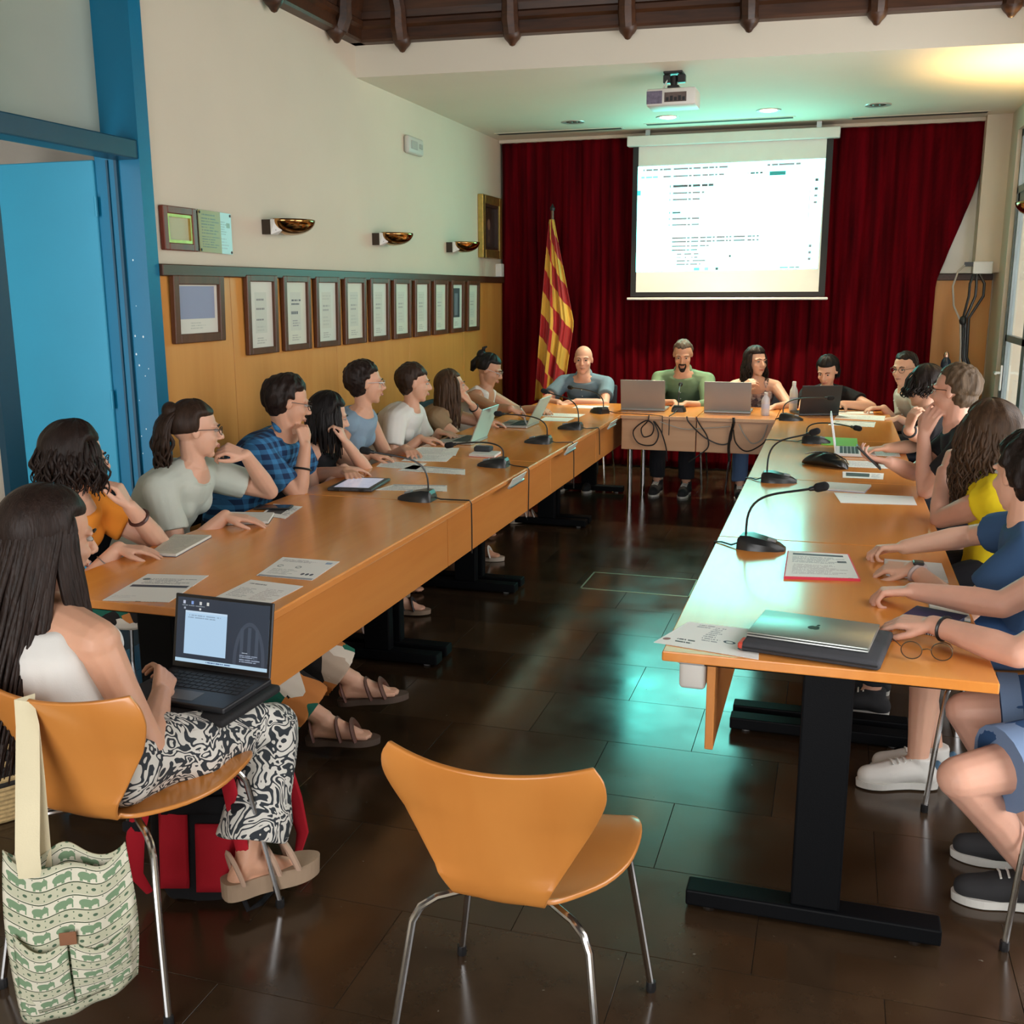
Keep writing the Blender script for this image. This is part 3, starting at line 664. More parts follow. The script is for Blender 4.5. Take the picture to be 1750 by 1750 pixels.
# ---------------------------------------------------------------- tables
OAK = wood('table_veneer', srgb(216,132,54), srgb(234,156,74), 'y', scale=1.3, rough=.24, coat=.32, coat_r=.12, contrast=.6, fine=18)
OAKE = wood('table_edge', srgb(204,128,60), srgb(222,148,80), 'y', scale=1.3, rough=.35, contrast=.6, fine=18)
OAKP = wood('table_front_panel', srgb(200,124,56), srgb(218,146,74), 'y', scale=1.3, rough=.35, contrast=.6, fine=18)
OAKB = wood('back_table_veneer', srgb(196,150,110), srgb(212,168,128), 'x', scale=1.3, rough=.4, contrast=.5, fine=18)
ZT = .74
def tleg(t, x0, x1, xc, y, wy=.055):
    MB().rbox((xc,y,.385),(.125,wy,.66),.006).build('leg', BLKMET, t, world=True)
    f = MB().rbox(((x0+x1)/2,y,.034),(x1-x0,.075,.045),.005).build('foot', BLKMET, t, world=True)
    for x in (x0+.06,x1-.06): MB().lathe([(.016,0),(.016,.012)],(x,y,0),10).build('glide', plain('foot_glide',(.2,.2,.2),.4), f, world=True)
    MB().rbox(((x0+x1)/2,y,.706),(x1-x0-.05,.05,.018),.003,1).build('bracket', BLKMET, t, world=True)
def side_table(x0, x1, y0, y1, panel_x, panels, foot, label, ps):
    t = thing('meeting_table', label, 'table', ((x0+x1)/2,(y0+y1)/2,0), 0, 'meeting tables set in a U')
    MB().rbox(((x0+x1)/2,(y0+y1)/2,ZT-.0135),(x1-x0,y1-y0-.003,.027),.003,2).build('tabletop', OAK, t, world=True)
    xe = x1 if panel_x > (x0+x1)/2 else x0
    MB().rbox((xe-.0005*ps,(y0+y1)/2,ZT-.014),(.003,y1-y0-.006,.020),.001,1).build('edge_strip', OAKE, t, world=True)
    for a, b in panels: MB().rbox((panel_x,(a+b)/2,(.455+.71)/2),(.022,b-a-.004,.255),.002,1).build('front_panel', OAKP, t, world=True)
    tleg(t, *foot, y0+.062); tleg(t, *foot, y1-.062)
    return t
LL = ['honey veneer meeting table at the near end of the left row','honey veneer meeting table second from the near end in the left row','honey veneer meeting table third in the left row, under the two silver laptops','honey veneer meeting table at the far end of the left row by the bald man']
for (a, b, P), lab in zip(((2.50,4.19,[(2.56,4.165)]),(4.193,5.38,[(4.17,5.405)]),(5.383,7.10,[(5.41,5.91),(5.912,7.14)]),(7.103,8.45,[(7.145,8.40)])), LL):
    side_table(-2.36,-1.518,a,b,-1.60,P,(-2.30,-1.625,-1.92),lab,1)
RL = ['honey veneer meeting table at the near right corner with the closed laptop on it','honey veneer meeting table second from the near end in the right row','honey veneer meeting table third in the right row, under the black pencil case','honey veneer meeting table at the far end of the right row']
for (a, b, P), lab in zip(((2.54,3.88,[(2.60,3.83)]),(3.883,5.20,[(3.93,5.16)]),(5.203,6.69,[(5.24,6.65)]),(6.693,8.45,[(6.73,7.6)])), RL):
    side_table(-.383,.417,a,b,-.262,P,(-.305,.345,.032),lab,-1)
for (a, b), lab in zip(((-1.515,-.955),(-.952,-.386)), ('pale veneer back table below the left grey laptop','pale veneer back table below the right grey laptop')):
    t = thing('back_table', lab, 'table', ((a+b)/2,8.05,0), 0, 'pale back tables closing the U')
    MB().rbox(((a+b)/2,8.055,ZT-.0135),(b-a-.002,.79,.027),.003,2).build('tabletop', OAK, t, world=True)
    MB().b2((a+.002,7.657,ZT-.026),(b-.002,7.661,ZT-.002)).build('edge_strip', OAKB, t, world=True)
    MB().rbox(((a+b)/2,7.70,.595),(b-a-.004,.02,.235),.002,1).build('front_panel', OAKB, t, world=True)
    for x in ((a+.05,) if a < -1.2 else (b-.05,)):
        for y in (7.80,8.38): MB().tube([(x,y,0),(x,y,.713)],.02,12).build('leg', CHROME, t, world=True, smooth=True)
# white paper cup-like socket box under the near right table
t = thing('under_table_socket', 'small white socket box fixed under the near right table', 'socket box', (-.312,2.63,.70))
MB().rbox((0,0,-.045),(.07,.05,.075),.012,3).build('body', WHITEP, t, smooth=True); MB().rbox((0,0,-.002),(.075,.055,.022),.003,1).build('clip', ALU, t)
# name-plate holders on the panels of the left row
for y, lab in ((4.93,'small white name holder clipped to the left row below the second microphone'),(6.05,'small white name holder clipped to the left row below the third microphone'),(7.28,'small white name holder clipped at the far end of the left row')):
    t = thing('name_holder', lab, 'name holder', (-1.518,y,ZT), 0, 'name holders on the table edge')
    M = Matrix.Rotation(.5,3,'Y')
    MB().box((.018,0,-.022),(.004,.24,.055),M=M).build('card', plain('card_white',(.62,.62,.56),.5), t)
    MB().box((.012,0,-.040),(.012,.25,.012),M=M).build('clip', ALU, t)

# ---------------------------------------------------------------- chairs
PLY = wood('chair_plywood', srgb(186,115,50), srgb(204,136,66), 'z', scale=1.0, rough=.3, coat=.3, coat_r=.15, contrast=.5, fine=12)
PLYE = wood('chair_ply_edge', srgb(206,150,90), srgb(226,176,118), 'x', rough=.4)
prof = [(.225,.430,.165),(.215,.447,.198),(.17,.455,.222),(.10,.452,.230),(.02,.444,.222),(-.06,.440,.190),(-.125,.440,.140),(-.165,.447,.108),(-.195,.468,.097),(-.213,.505,.112),(-.225,.55,.136),(-.238,.60,.163),(-.252,.65,.190),(-.267,.70,.213),(-.278,.735,.223),(-.289,.765,.220),(-.296,.783,.202)]
def shell_fn(u, v):
    k = v*(len(prof)-1); i = min(int(k), len(prof)-2); f = k-i
    def cr(c):
        p = [prof[min(max(i+q,0),len(prof)-1)][c] for q in (-1,0,1,2)]
        return .5*((2*p[1])+(-p[0]+p[2])*f+(2*p[0]-5*p[1]+4*p[2]-p[3])*f*f+(-p[0]+3*p[1]-3*p[2]+p[3])*f**3)
    y, z, w_ = cr(0), cr(1), cr(2); s = 2*u-1
    back = max(0,min(1,(z-.5)/.15))
    y += back*.045*s*s*(1 if v > .6 else 0); z += (.014*s*s*(1-back) if v < .5 else 0)
    if v > .9: z += .02*s*s*((v-.9)/.1)-.0*s
    return (s*w_, y, z)
def ply_chair(label, loc, rz, group):
    t = thing('plywood_chair', label, 'chair', loc, rz, group)
    o = MB().grid(shell_fn, 20, 48).build('seat_shell', PLY, t, smooth=True, auto=None)
    md = o.modifiers.new('ply','SOLIDIFY'); md.thickness = .011; md.offset = 0; md.material_offset_rim = 0
    md = o.modifiers.new('round','BEVEL'); md.width = .003; md.segments = 2; md.limit_method = 'ANGLE'
    for sx in (-1,1):
        for sy, fy, fx in ((-1,-.255,.235),(1,.24,.242)):
            pts = [(sx*.03,sy*.06,.425),(sx*.10,sy*.13,.428),(sx*.145,sy*.165,.426),(sx*.172,sy*.186,.412),(sx*.186,sy*.198,.385),(sx*(.186+(fx-.186)*.5),sy*.2+(fy-sy*.2)*.5,.2),(sx*fx,fy,.012)]
            l = MB().tube(pts,.0085,10).build('leg', CHROME, t, smooth=True)
            MB().lathe([(.011,0),(.0125,.006),(.0115,.026)],(sx*fx,fy,0),10).build('rubber_foot', BLACK, l, smooth=True)
    MB().lathe([(.06,.426),(.06,.436)],(0,0,0),16).build('leg_hub', CHROME, t)
    return t
G_ = 'curved plywood chairs'
ply_chair('empty curved plywood chair with chrome legs standing alone in the foreground', (-.578,1.96,0), 0, G_)
ply_chair('plywood chair under the long-haired woman, elephant-print bag hung on its back', (-1.61,2.01,0), 0, G_)
ply_chair('plywood chair under the person in denim shorts', (.74,2.86,0), PI/2, G_)
ply_chair('plywood chair under the boy in the navy T-shirt', (.60,3.57,0), PI/2, G_)
ply_chair('plywood chair cut off by the lower right edge of the photo', (.69,1.80,0), -.35, G_)
NAVY = plain('navy_upholstery', (.010,.014,.028), .75, var=.1, bump=.15, bscale=220)
def pad_fn(w, h):
    bm = bmesh.new()
def padded_chair(label, loc, rz):
    t = thing('padded_chair', label, 'chair', loc, rz, 'dark padded chairs')
    MB().rbox((0,.01,.445),(.43,.42,.05),.022,3).build('seat', NAVY, t, smooth=True)
    M = Matrix.Rotation(.14,3,'X')
    MB().rbox((0,-.222,.68),(.42,.035,.30),.016,3,M=M).build('backrest', NAVY, t, smooth=True)
    for sx in (-1,1):
        MB().tube([(sx*.19,-.17,.43),(sx*.19,-.20,.50),(sx*.18,-.21,.56)],.010,8).build('back_support', CHROME, t, smooth=True)
        for fy in (-.22,.21): MB().tube([(sx*.17,fy*.8,.43),(sx*.2,fy,.012),(sx*.2,fy,0)],.010,8).build('leg', CHROME, t, smooth=True)
    return t
PADL = ['L2','L3','L4','L5','L6','L7','L8','L9']
padded = {}
for k, y, lab in (('L2',2.97,'dark padded chair under the woman in the orange shirt'),('L3',3.56,'dark padded chair under the woman in the pale grey T-shirt'),('L4',4.28,'dark padded chair under the man in the blue checked shirt'),('L5',4.80,'dark padded chair under the dark-haired woman half hidden behind the checked shirt'),('L6',5.28,'dark padded chair under the woman in the denim vest'),('L7',5.95,'dark padded chair under the person in the white T-shirt'),('L8',6.58,'dark padded chair under the woman with long light-brown hair'),('L9',7.40,'dark padded chair under the woman in the white tank top')):
    padded[k] = padded_chair(lab, (-2.76,y,0), -PI/2)
for x, lab in ((-2.06,'dark padded chair under the bald man'),(-1.22,'dark padded chair under the bearded man'),(-.62,'dark padded chair under the woman in the floral top'),(-.02,'dark padded chair under the woman in the black top')):
    padded_chair(lab, (x,8.93,0), PI)
for x, y, lab in ((.72,8.25,'dark padded chair under the man in the pale polo shirt'),(.72,5.86,'dark padded chair under the person with curly black hair'),(.74,4.98,'dark padded chair under the man with cropped brown hair'),(.74,4.28,'dark padded chair under the woman in yellow')):
    padded_chair(lab, (x,y,0), PI/2)
# ---------------------------------------------------------------- microphones
MICB = plain('microphone_black', (.014,.016,.017), .32, bump=.04, bscale=180); FOAM = plain('foam_windscreen', (.008,.008,.009), .95, bump=.5, bscale=300)
def microphone(label, loc, rz, head, cable, hz=None):
    """base wedge with its tail (neck, cable) at -x local and nose at +x; head given in world, neck bends over to it"""
    t = thing('gooseneck_microphone', label, 'microphone', (*loc,ZT), rz, 'gooseneck microphones')
    L_, W_ = .165, .115
    bm = MB()
    def sec(x, w, h, lift=0): return [(x,-w/2,lift),(x,w/2,lift),(x,w/2*.92,lift+h*.55),(x,w/2*.62,lift+h),(x,-w/2*.62,lift+h),(x,-w/2*.92,lift+h*.55)]
    S = [sec(-.075,.085,.034),sec(-.065,.10,.048),sec(-.03,.115,.050),(sec(.02,.105,.040)),sec(.07,.07,.024),sec(.092,.035,.012)]
    for q in S: bm.v += q
    k = 6
    for i in range(len(S)-1): bm.f += [(i*k+j,i*k+(j+1)%k,(i+1)*k+(j+1)%k,(i+1)*k+j) for j in range(k)]
    bm.f += [tuple(range(k))[::-1], tuple(range((len(S)-1)*k,len(S)*k))]
    b = bm.build('base', MICB, t, smooth=True, auto=.5)
    M = Matrix.Rotation(.22,3,'Y')
    MB().box((.045,0,.036),(.03,.03,.006),M=M).build('talk_button', plain('mic_button',(.25,.27,.28),.3), b)
    R = Matrix.Rotation(-rz,3,'Z'); H = R@(Vector(head)-Vector((*loc,ZT))); root = Vector((-.05,0,.045))
    up = root+Vector((-.004,0,max(.07,(H.z-root.z)*.62)))
    pts = [root, root+Vector((0,0,.03))]
    A, B, C = root+Vector((0,0,.03)), up, H
    cps = [A, A+Vector((0,0,max(.06,(H.z-root.z)*.75))), A+(H-A)*.45+Vector((0,0,.05)), H]
    def bez(s): return cps[0]*(1-s)**3+cps[1]*3*s*(1-s)**2+cps[2]*3*s*s*(1-s)+cps[3]*s**3
    pts = [root]+[bez(i/14) for i in range(15)]
    MB().tube(pts,.0042,8).build('gooseneck', MICB, t, smooth=True)
    d = (pts[-1]-pts[-2]).normalized()
    MB().cap(H-d*.03,H-d*.002,.008,.010).build('capsule', MICB, t, smooth=True)
    MB().cap(H-d*.004,H+d*.018,.0165,.0165,14).build('windscreen', FOAM, t, smooth=True)
    if cable: MB().tube([R@(Vector(p)-Vector((*loc,ZT))) for p in cable],.0032,6).build('cable', CABB, t, smooth=True)
    return t
def Lc(y, x=-1.70, drop=.43, dy=.12):   # cable over the inner edge of the left row
    return [(x+.06,y,ZT+.02),(x+.10,y+.01,ZT+.006),(x+.15,y+dy*.4,ZT+.005),(-1.515,y+dy*.7,ZT+.004),(-1.507,y+dy*.75,ZT-.01),(-1.508,y+dy*.9,ZT-.12),(-1.51,y+dy,drop)]
microphone('gooseneck microphone at the near end of the left row beside the tablet', (-1.745,4.21), PI, (-1.969,4.17,.958), Lc(4.22,-1.745,.50,.04))
microphone('gooseneck microphone in the left row beside the red-striped notebook', (-1.70,5.17), PI, (-1.948,5.17,.845), Lc(5.18,-1.70,.48,-.02))
microphone('gooseneck microphone in the left row between the two silver laptops', (-1.705,6.07), PI, (-1.963,6.07,.912), Lc(6.07,-1.705,.45,.1))
microphone('gooseneck microphone in the left row just past the silver laptops', (-1.675,6.76), PI, (-1.868,6.80,.985), Lc(6.76,-1.675,.55,.15))
microphone('gooseneck microphone in front of the bald man', (-1.70,7.74), PI/2+.9, (-1.99,8.0,.905), [(-1.63,7.72,ZT+.02),(-1.57,7.72,ZT+.006),(-1.45,7.72,ZT+.005),(-1.3,7.70,ZT+.004),(-1.2,7.655,ZT+.002),(-1.2,7.65,.6)])
def Rc(y, x): return [(x-.06,y,ZT+.02),(x-.10,y-.01,ZT+.006),(-.36,y+.03,ZT+.005),(-.386,y+.04,ZT+.002),(-.392,y+.05,ZT-.03),(-.36,y+.08,.52)]
microphone('gooseneck microphone nearest the camera in the right row', (-.222,3.73), -.12, (-.027,3.72,.976), Rc(3.74,-.222))
microphone('gooseneck microphone in the right row left of the black pencil case', (-.235,5.12), 0, (-.079,5.1,.99), Rc(5.13,-.235))
microphone('gooseneck microphone in the right row on the green folder', (-.09,6.53), 0, (.146,6.53,.84), Rc(6.54,-.09))
microphone('gooseneck microphone at the far corner of the right row near the black laptop', (-.285,7.66), 0, (-.02,7.72,.90), Rc(7.67,-.285))
microphone('gooseneck microphone on the back table between the grey laptops', (-1.13,8.02), PI/2, (-1.15,8.2,.93), [(-1.13,7.95,ZT+.02),(-1.14,7.85,ZT+.006),(-1.15,7.66,ZT+.003),(-1.15,7.65,.6)])

# ---------------------------------------------------------------- papers
INKD = (.05,.06,.09); TXT = (.36,.36,.38); PAP = (.88,.87,.83)
def paper(label, corners, kind, mat=None, group='loose printed sheets', z=ZT+.0005):
    c = [Vector((*p,z)) for p in corners]; o_ = (c[0]+c[2])/2
    its = {'head':[('r',.02,.86,.98,.94,INKD),('t',.08,.66,.92,.84,4,TXT),('t',.08,.30,.5,.62,7,TXT),('t',.52,.30,.92,.62,7,(.5,.46,.46)),('e',.12,.72,.06,.03,(.12,.12,.16)),('t',.08,.06,.92,.26,5,TXT)],
           'bar':[('r',.05,.50,.95,.58,INKD),('t',.14,.62,.92,.84,5,TXT),('e',.12,.80,.06,.04,(.15,.2,.2)),('t',.05,.1,.4,.2,2,(.7,.7,.7))],
           'foot':[('r',.02,.03,.98,.11,INKD),('e',.10,.22,.06,.03,(.10,.12,.12)),('t',.22,.14,.9,.32,5,TXT),('t',.08,.45,.46,.75,8,(.5,.5,.5)),('t',.52,.42,.94,.80,9,(.6,.55,.53)),('t',.1,.86,.5,.92,1,(.2,.2,.2))],
           'slide':[('r',.02,.0,.98,.07,(.3,.32,.36)),('t',.08,.78,.70,.92,3,TXT),('e',.16,.55,.05,.06,(.2,.24,.25)),('e',.47,.55,.05,.06,(.2,.24,.25)),('r',.13,.52,.2,.58,PAP),('r',.44,.52,.5,.58,PAP),('t',.1,.14,.55,.42,6,(.5,.52,.5)),('e',.70,.24,.03,.05,INKD),('e',.78,.24,.03,.05,INKD),('e',.86,.24,.03,.05,INKD),('r',.82,.80,.93,.9,(.3,.4,.55))],
           'text':[('t',.08,.10,.92,.90,16,(.45,.45,.47))], 'blank':[('t',.1,.6,.3,.66,1,(.65,.65,.65))],
           'photo':[('r',.08,.25,.65,.85,(.04,.045,.05)),('t',.7,.2,.95,.85,6,TXT)], 'rings':[('e',.72,.40,.06,.05,INKD),('e',.72,.40,.035,.03,PAP),('e',.86,.24,.06,.05,INKD),('e',.86,.24,.035,.03,PAP),('t',.45,.3,.64,.9,8,TXT),('t',.2,.12,.4,.3,2,(.1,.1,.1)),('e',.08,.2,.05,.05,(.3,.12,.1)),('t',.2,.8,.44,.95,2,TXT)]}[kind]
    if mat is None: mat = printed('printed_sheet_%s_%d' % (kind, len(bpy.data.materials)), PAP, its)
    o = MB().sheet(c,.0012).build('paper_sheet', mat); base_of(o,(o_.x,o_.y,z)); return tag(o, label, 'paper', group)
# corners in reading order of the sheet: lower left, lower right, upper right, upper left as seen by the reader on the camera side
paper('printed sheet with dark footer bar at the near corner of the left table', [(-1.765,2.515),(-1.575,2.512),(-1.565,2.815),(-1.765,2.835)], 'foot')
paper('printed sheet with a dark bar across its middle on the near left table', [(-2.075,2.505),(-1.87,2.545),(-1.925,2.84),(-2.13,2.80)], 'bar')
paper('printed sheet with two small ring charts on the near left table', [(-1.775,2.885),(-1.57,2.885),(-1.592,3.125),(-1.812,3.125)], 'slide')
paper('leaflet with a dark photo beside the notebook of the grey T-shirt woman', [(-2.255,3.72),(-2.12,3.69),(-2.17,3.93),(-2.32,3.945)], 'photo')
paper('printed sheet under the near microphone of the left row', [(-2.03,4.37),(-1.69,4.43),(-1.745,4.575),(-2.0,4.53)], 'head')
paper('printed sheet at an angle beyond the tablet', [(-2.14,4.90),(-1.76,4.875),(-1.815,5.03),(-2.13,5.08)], 'head')
paper('stapled sheets before the woman in the denim vest', [(-2.30,4.98),(-2.06,4.95),(-2.08,5.15),(-2.34,5.16)], 'text')
paper('white sheets before the person in the white T-shirt, lower one', [(-2.25,5.20),(-2.0,5.24),(-2.05,5.52),(-2.28,5.50)], 'text')
paper('white sheets before the person in the white T-shirt, upper one', [(-2.32,5.40),(-2.02,5.44),(-2.10,5.72),(-2.34,5.70)], 'text', z=ZT+.0025)
paper('white sheet beside the far silver laptop in the left row', [(-2.02,7.15),(-1.80,7.15),(-1.80,7.36),(-2.02,7.36)], 'blank')
paper('white sheet under the pen of the woman in the tank top', [(-2.15,7.42),(-1.78,7.42),(-1.78,7.62),(-2.15,7.62)], 'text')
paper('white sheet before the bald man', [(-1.98,8.02),(-1.72,8.02),(-1.72,8.22),(-1.98,8.22)], 'blank')
paper('printed sheet hanging over the near left corner of the right table', [(-.415,2.60),(-.14,2.545),(-.155,2.78),(-.35,2.80)], 'rings')
paper('plain white sheet before the woman in yellow', [(.06,4.665),(.375,4.70),(.372,4.90),(.03,4.90)], 'blank')
paper('printed sheet beside the black pencil case', [(.07,5.32),(.26,5.32),(.27,5.50),(.07,5.50)], 'photo')
paper('white sheets before the man in the pale polo shirt', [(.02,7.85),(.36,7.80),(.38,8.1),(.05,8.15)], 'text')
paper('grey magazine sheets before the man in the pale polo shirt', [(-.02,7.45),(.28,7.40),(.30,7.70),(.02,7.75)], 'head')
paper('white sheets before the woman in the black top', [(-.05,8.18),(.30,8.18),(.30,8.38),(-.05,8.38)], 'blank')
paper('sheet of notes under the open laptop of the right row', [(.03,5.66),(.34,5.66),(.34,5.88),(.03,5.88)], 'text')
paper('sheet of notes beside the cropped-hair man\'s phone', [(.16,6.1),(.38,6.1),(.38,6.4),(.16,6.4)], 'text')

# ---------------------------------------------------------------- notebooks, folders, tablet, cases
def booklet(name, label, cat, corners, h, cover, page=None, spine=None, group=None, z=ZT, pr=None):
    c = [Vector((*p,0)) for p in corners]; o_ = (c[0]+c[2])/2
    t = thing(name, label, cat, (o_.x,o_.y,z), 0, group); c = [p-o_ for p in c]
    def slab(z0, z1, s): 
        q = [p*s for p in c]; m = MB(); m.add([(p.x,p.y,z0) for p in q]+[(p.x,p.y,z1) for p in q],[(3,2,1,0),(4,5,6,7)]+[(i,(i+1)%4,4+(i+1)%4,4+i) for i in range(4)]); return m
    if page: slab(0,.002,1).build('cover', cover, t); slab(.002,h,.985).build('pages', page, t)
    else: slab(0,h,1).build('cover', cover, t)
    if pr: MB().sheet([(p.x*.96,p.y*.96,h) for p in c],.0006).build('top_sheet', pr, t)
    if spine:
        n = 22
        for i in range(n):
            p = c[spine[0]].lerp(c[spine[1]], (i+.5)/n); d_ = (c[spine[1]]-c[spine[0]]).normalized()
            MB().tube([p+Vector((0,0,h/2))+(Vector((-d_.y,d_.x,0))*math.cos(a)+Vector((0,0,1))*math.sin(a))*.007 for a in np.linspace(0,2*PI,9)],.0011,4,caps=False).build('ring', WHITEP, t)
    return t
PAGES = plain('paper_pages', (.72,.71,.66), .7, var=.04, scale=40)
booklet('notebook','open notebook with blue edge under the hand of the woman in orange','notebook',[(-2.28,3.01),(-2.175,3.02),(-2.225,3.32),(-2.37,3.29)],.010,plain('navy_cover',(.02,.03,.09),.5),PAGES,pr=printed('lined_page',(.62,.60,.50),[('t',.1,.1,.9,.9,14,(.48,.46,.4))]))
booklet('notebook','black-covered notebook under the hand of the woman in the grey T-shirt','notebook',[(-2.31,3.50),(-2.135,3.585),(-2.20,3.745),(-2.40,3.70)],.012,plain('black_cover',(.012,.012,.014),.5),PAGES)
booklet('document_folder','pink folder with a printed sheet on top near the boy\'s hands','folder',[(-.118,3.335),(.118,3.375),(.085,3.70),(-.122,3.69)],.008,plain('pink_card',srgb(222,60,84),.6),None,pr=printed('folder_sheet',PAP,[('r',.08,.86,.92,.93,INKD),('t',.08,.55,.92,.82,6,(.4,.4,.42)),('t',.1,.1,.9,.5,9,(.55,.5,.5)),('r',.8,.6,.93,.68,(.1,.1,.12))]))
booklet('notebook','white notebook under the boy\'s forearm with the watch','notebook',[(.20,3.47),(.385,3.43),(.385,3.66),(.20,3.67)],.008,WHITEP,PAGES)
booklet('spiral_notebook','navy spiral notebook under the hands at the near right corner','notebook',[(.185,2.915),(.31,2.865),(.40,3.05),(.27,3.11)],.012,plain('navy_cover2',(.015,.03,.10),.45),None,spine=(0,1))
booklet('notebook','teal notebook under the forearm of the person in denim shorts','notebook',[(.30,3.06),(.405,3.02),(.41,3.20),(.31,3.22)],.010,plain('teal_cover',(.03,.22,.24),.45),PAGES)
booklet('document_folder','bright green folder under the microphone in the right row','folder',[(-.05,6.45),(.16,6.42),(.16,6.78),(-.05,6.80)],.004,plain('green_card',srgb(120,190,60),.6))
booklet('document_folder','pale blue folder beside the windscreen of the nearest right microphone','folder',[(-.03,4.96),(.165,4.93),(.20,5.12),(-.01,5.14)],.008,plain('pale_blue_card',srgb(150,180,215),.5),PAGES)
booklet('notebook','red and white striped notebook beside the second microphone of the left row','notebook',[(-1.945,5.45),(-1.785,5.43),(-1.80,5.60),(-1.955,5.61)],.014,plain('red_cover',srgb(205,60,50),.5),PAGES)
t = thing('pencil_case','small dark case on the red-striped notebook','case',(-1.90,5.58,ZT+.014)); MB().rbox((0,0,.015),(.10,.07,.03),.010,3).build('body',plain('charcoal_cloth',(.03,.035,.04),.7),t,smooth=True); MB().b2((-.048,-.001,.0295),(.048,.001,.032)).build('zip',ALU,t)
# tablet in a rugged case
t = thing('tablet','dark grey tablet with lit grey screen on the left table','tablet',(-2.145,4.45,ZT),.12)
MB().rbox((0,0,.008),(.22,.30,.016),.007,3).build('case',plain('tablet_case',(.045,.045,.048),.5),t,smooth=True)
TS = printed('tablet_screen',(.42,.42,.50),[('r',0,0,1,1,(.46,.46,.55)),('t',.1,.1,.9,.9,12,(.55,.55,.62))],rough=.15,emit=.5); MB().sheet([(-.085,-.125,.0162),(.085,-.125,.0162),(.085,.125,.0162),(-.085,.125,.0162)],.0004).build('screen',TS,t)
for x in (-.06,.06): MB().rbox((x,-.152,.008),(.03,.008,.010),.002,1).build('bumper',BLACK,t)
# black leather pencil case on the right row
t = thing('pencil_case','shiny black leather pencil case on the right row','case',(-.02,5.64,ZT),-.55)
def pouch(u, v):
    a = 2*PI*u; s = 2*v-1; k = math.sqrt(max(0,1-abs(s)**3.2)); L_ = .135
    top = .075*k*(1-.3*abs(s)); w_ = .05*k+.004
    z = (math.sin(a)*.5+.5); 
    return (s*L_, math.cos(a)*w_*(1.1-.55*z), z**.9*top+.002+.006*math.sin(9*s+3*a)*k*z)
MB().grid(pouch,24,26).build('body',plain('black_leather',(.010,.012,.011),.28,bump=.4,bscale=25),t,smooth=True,auto=None)
MB().tube([(-.12,0,.055),(-.06,0,.073),(0,0,.078),(.06,0,.074),(.12,0,.052),(.145,-.01,.03)],.0035,6).build('zip',CHROME,t,smooth=True)

# ---------------------------------------------------------------- eyeglasses on the table
t = thing('eyeglasses','thin-rimmed round eyeglasses lying at the near right corner','eyeglasses',(.262,2.665,ZT),.10)
RIMM = plain('thin_dark_rim',(.10,.06,.03),.3,metal=.6)
LENS = nodes('spectacle_lens'); LENS[2].inputs['Transmission Weight'].default_value = 1; LENS[2].inputs['Roughness'].default_value = .02; LENS[2].inputs['IOR'].default_value = 1.2; LENS = LENS[0]
tilt = Matrix.Rotation(-.55,3,'X')
for s in (-1,1):
    c_ = Vector((s*.036,0,.024))
    MB().tube([tilt@Vector((.025*math.cos(a),0,.022*math.sin(a)))+c_ for a in np.linspace(0,2*PI,25)],.0014,6,caps=False).build('rim',RIMM,t,smooth=True)
    m = MB(); m.v = [tuple(tilt@Vector((.0245*math.cos(a),dy,.0215*math.sin(a)))+c_) for dy in (-.0008,.0008) for a in np.linspace(0,2*PI,25)[:-1]]
    m.f = [tuple(range(24)),tuple(range(24,48))[::-1]]+[(i,24+i,24+(i+1)%24,(i+1)%24) for i in range(24)]; m.build('lens',LENS,t)
    MB().tube([(s*.062,.004,.032),(s*.066,.05,.028),(s*.064,.11,.014),(s*.058,.135,.003)],.0014,6).build('temple',RIMM,t,smooth=True)
MB().tube([(-.011,-.003,.028),(0,-.005,.031),(.011,-.003,.028)],.0014,6).build('bridge',RIMM,t,smooth=True)

# ---------------------------------------------------------------- laptops
GREYL = plain('grey_laptop_shell',(.30,.30,.29),.4,metal=.5,var=.03); SILV = plain('silver_laptop_shell',(.50,.52,.50),.35,metal=.7,var=.03); KEYS = plain('laptop_keys',(.02,.02,.022),.5)
def laptop(label, loc, rz, shell, w_=.34, d_=.235, open_deg=105, screen=None, group='laptops', deck=None, z=None):
    """local: keyboard toward -y (the user), hinge at +y, the lid rises from the hinge"""
    t = thing('laptop', label, 'laptop', (*loc, ZT if z is None else z), rz, group)
    MB().rbox((0,0,.009),(w_,d_,.016),.004,2).build('base', deck or shell, t)
    kb = MB()
    m = MB()
    for r in range(5):
        for c in range(13):
            m.b2((-w_*.43+c*w_*.0665, d_*.36-r*.021-.017, .017),(-w_*.43+c*w_*.0665+w_*.057, d_*.36-r*.021, .0185))
    m.build('keyboard', KEYS, t); MB().b2((-.05,-d_*.42,.017),(.05,-d_*.16,.0175)).build('touchpad', plain('touchpad_grey',(.12,.12,.12),.4), t)
    a = math.radians(open_deg); R = Matrix.Rotation(-(a-PI/2),3,'X'); hz_ = Vector((0,d_/2-.006,.018))
    def L_(m): m.v = [tuple(R@Vector(v)+hz_) for v in m.v]; return m
    lid = L_(MB().rbox((0,0,d_*.47),(w_,.007,d_*.94),.003,2)).build('lid', shell, t)
    SB = screen or plain('dark_screen',(.012,.013,.015),.15)
    L_(MB().b2((-w_/2+.004,-.0042,.006),(w_/2-.004,-.0034,d_*.93))).build('bezel', plain('laptop_bezel',(.008,.008,.009),.3), lid)
    L_(MB().sheet([(-w_/2+.010,-.0044,.018),(w_/2-.010,-.0044,.018),(w_/2-.010,-.0044,d_*.90),(-w_/2+.010,-.0044,d_*.90)],.0004,(0,-1,0))).build('screen', SB, lid)
    return t
laptop('grey laptop open before the bearded man, seen from behind', (-1.405,8.09), PI, GREYL, .345,.24,100)
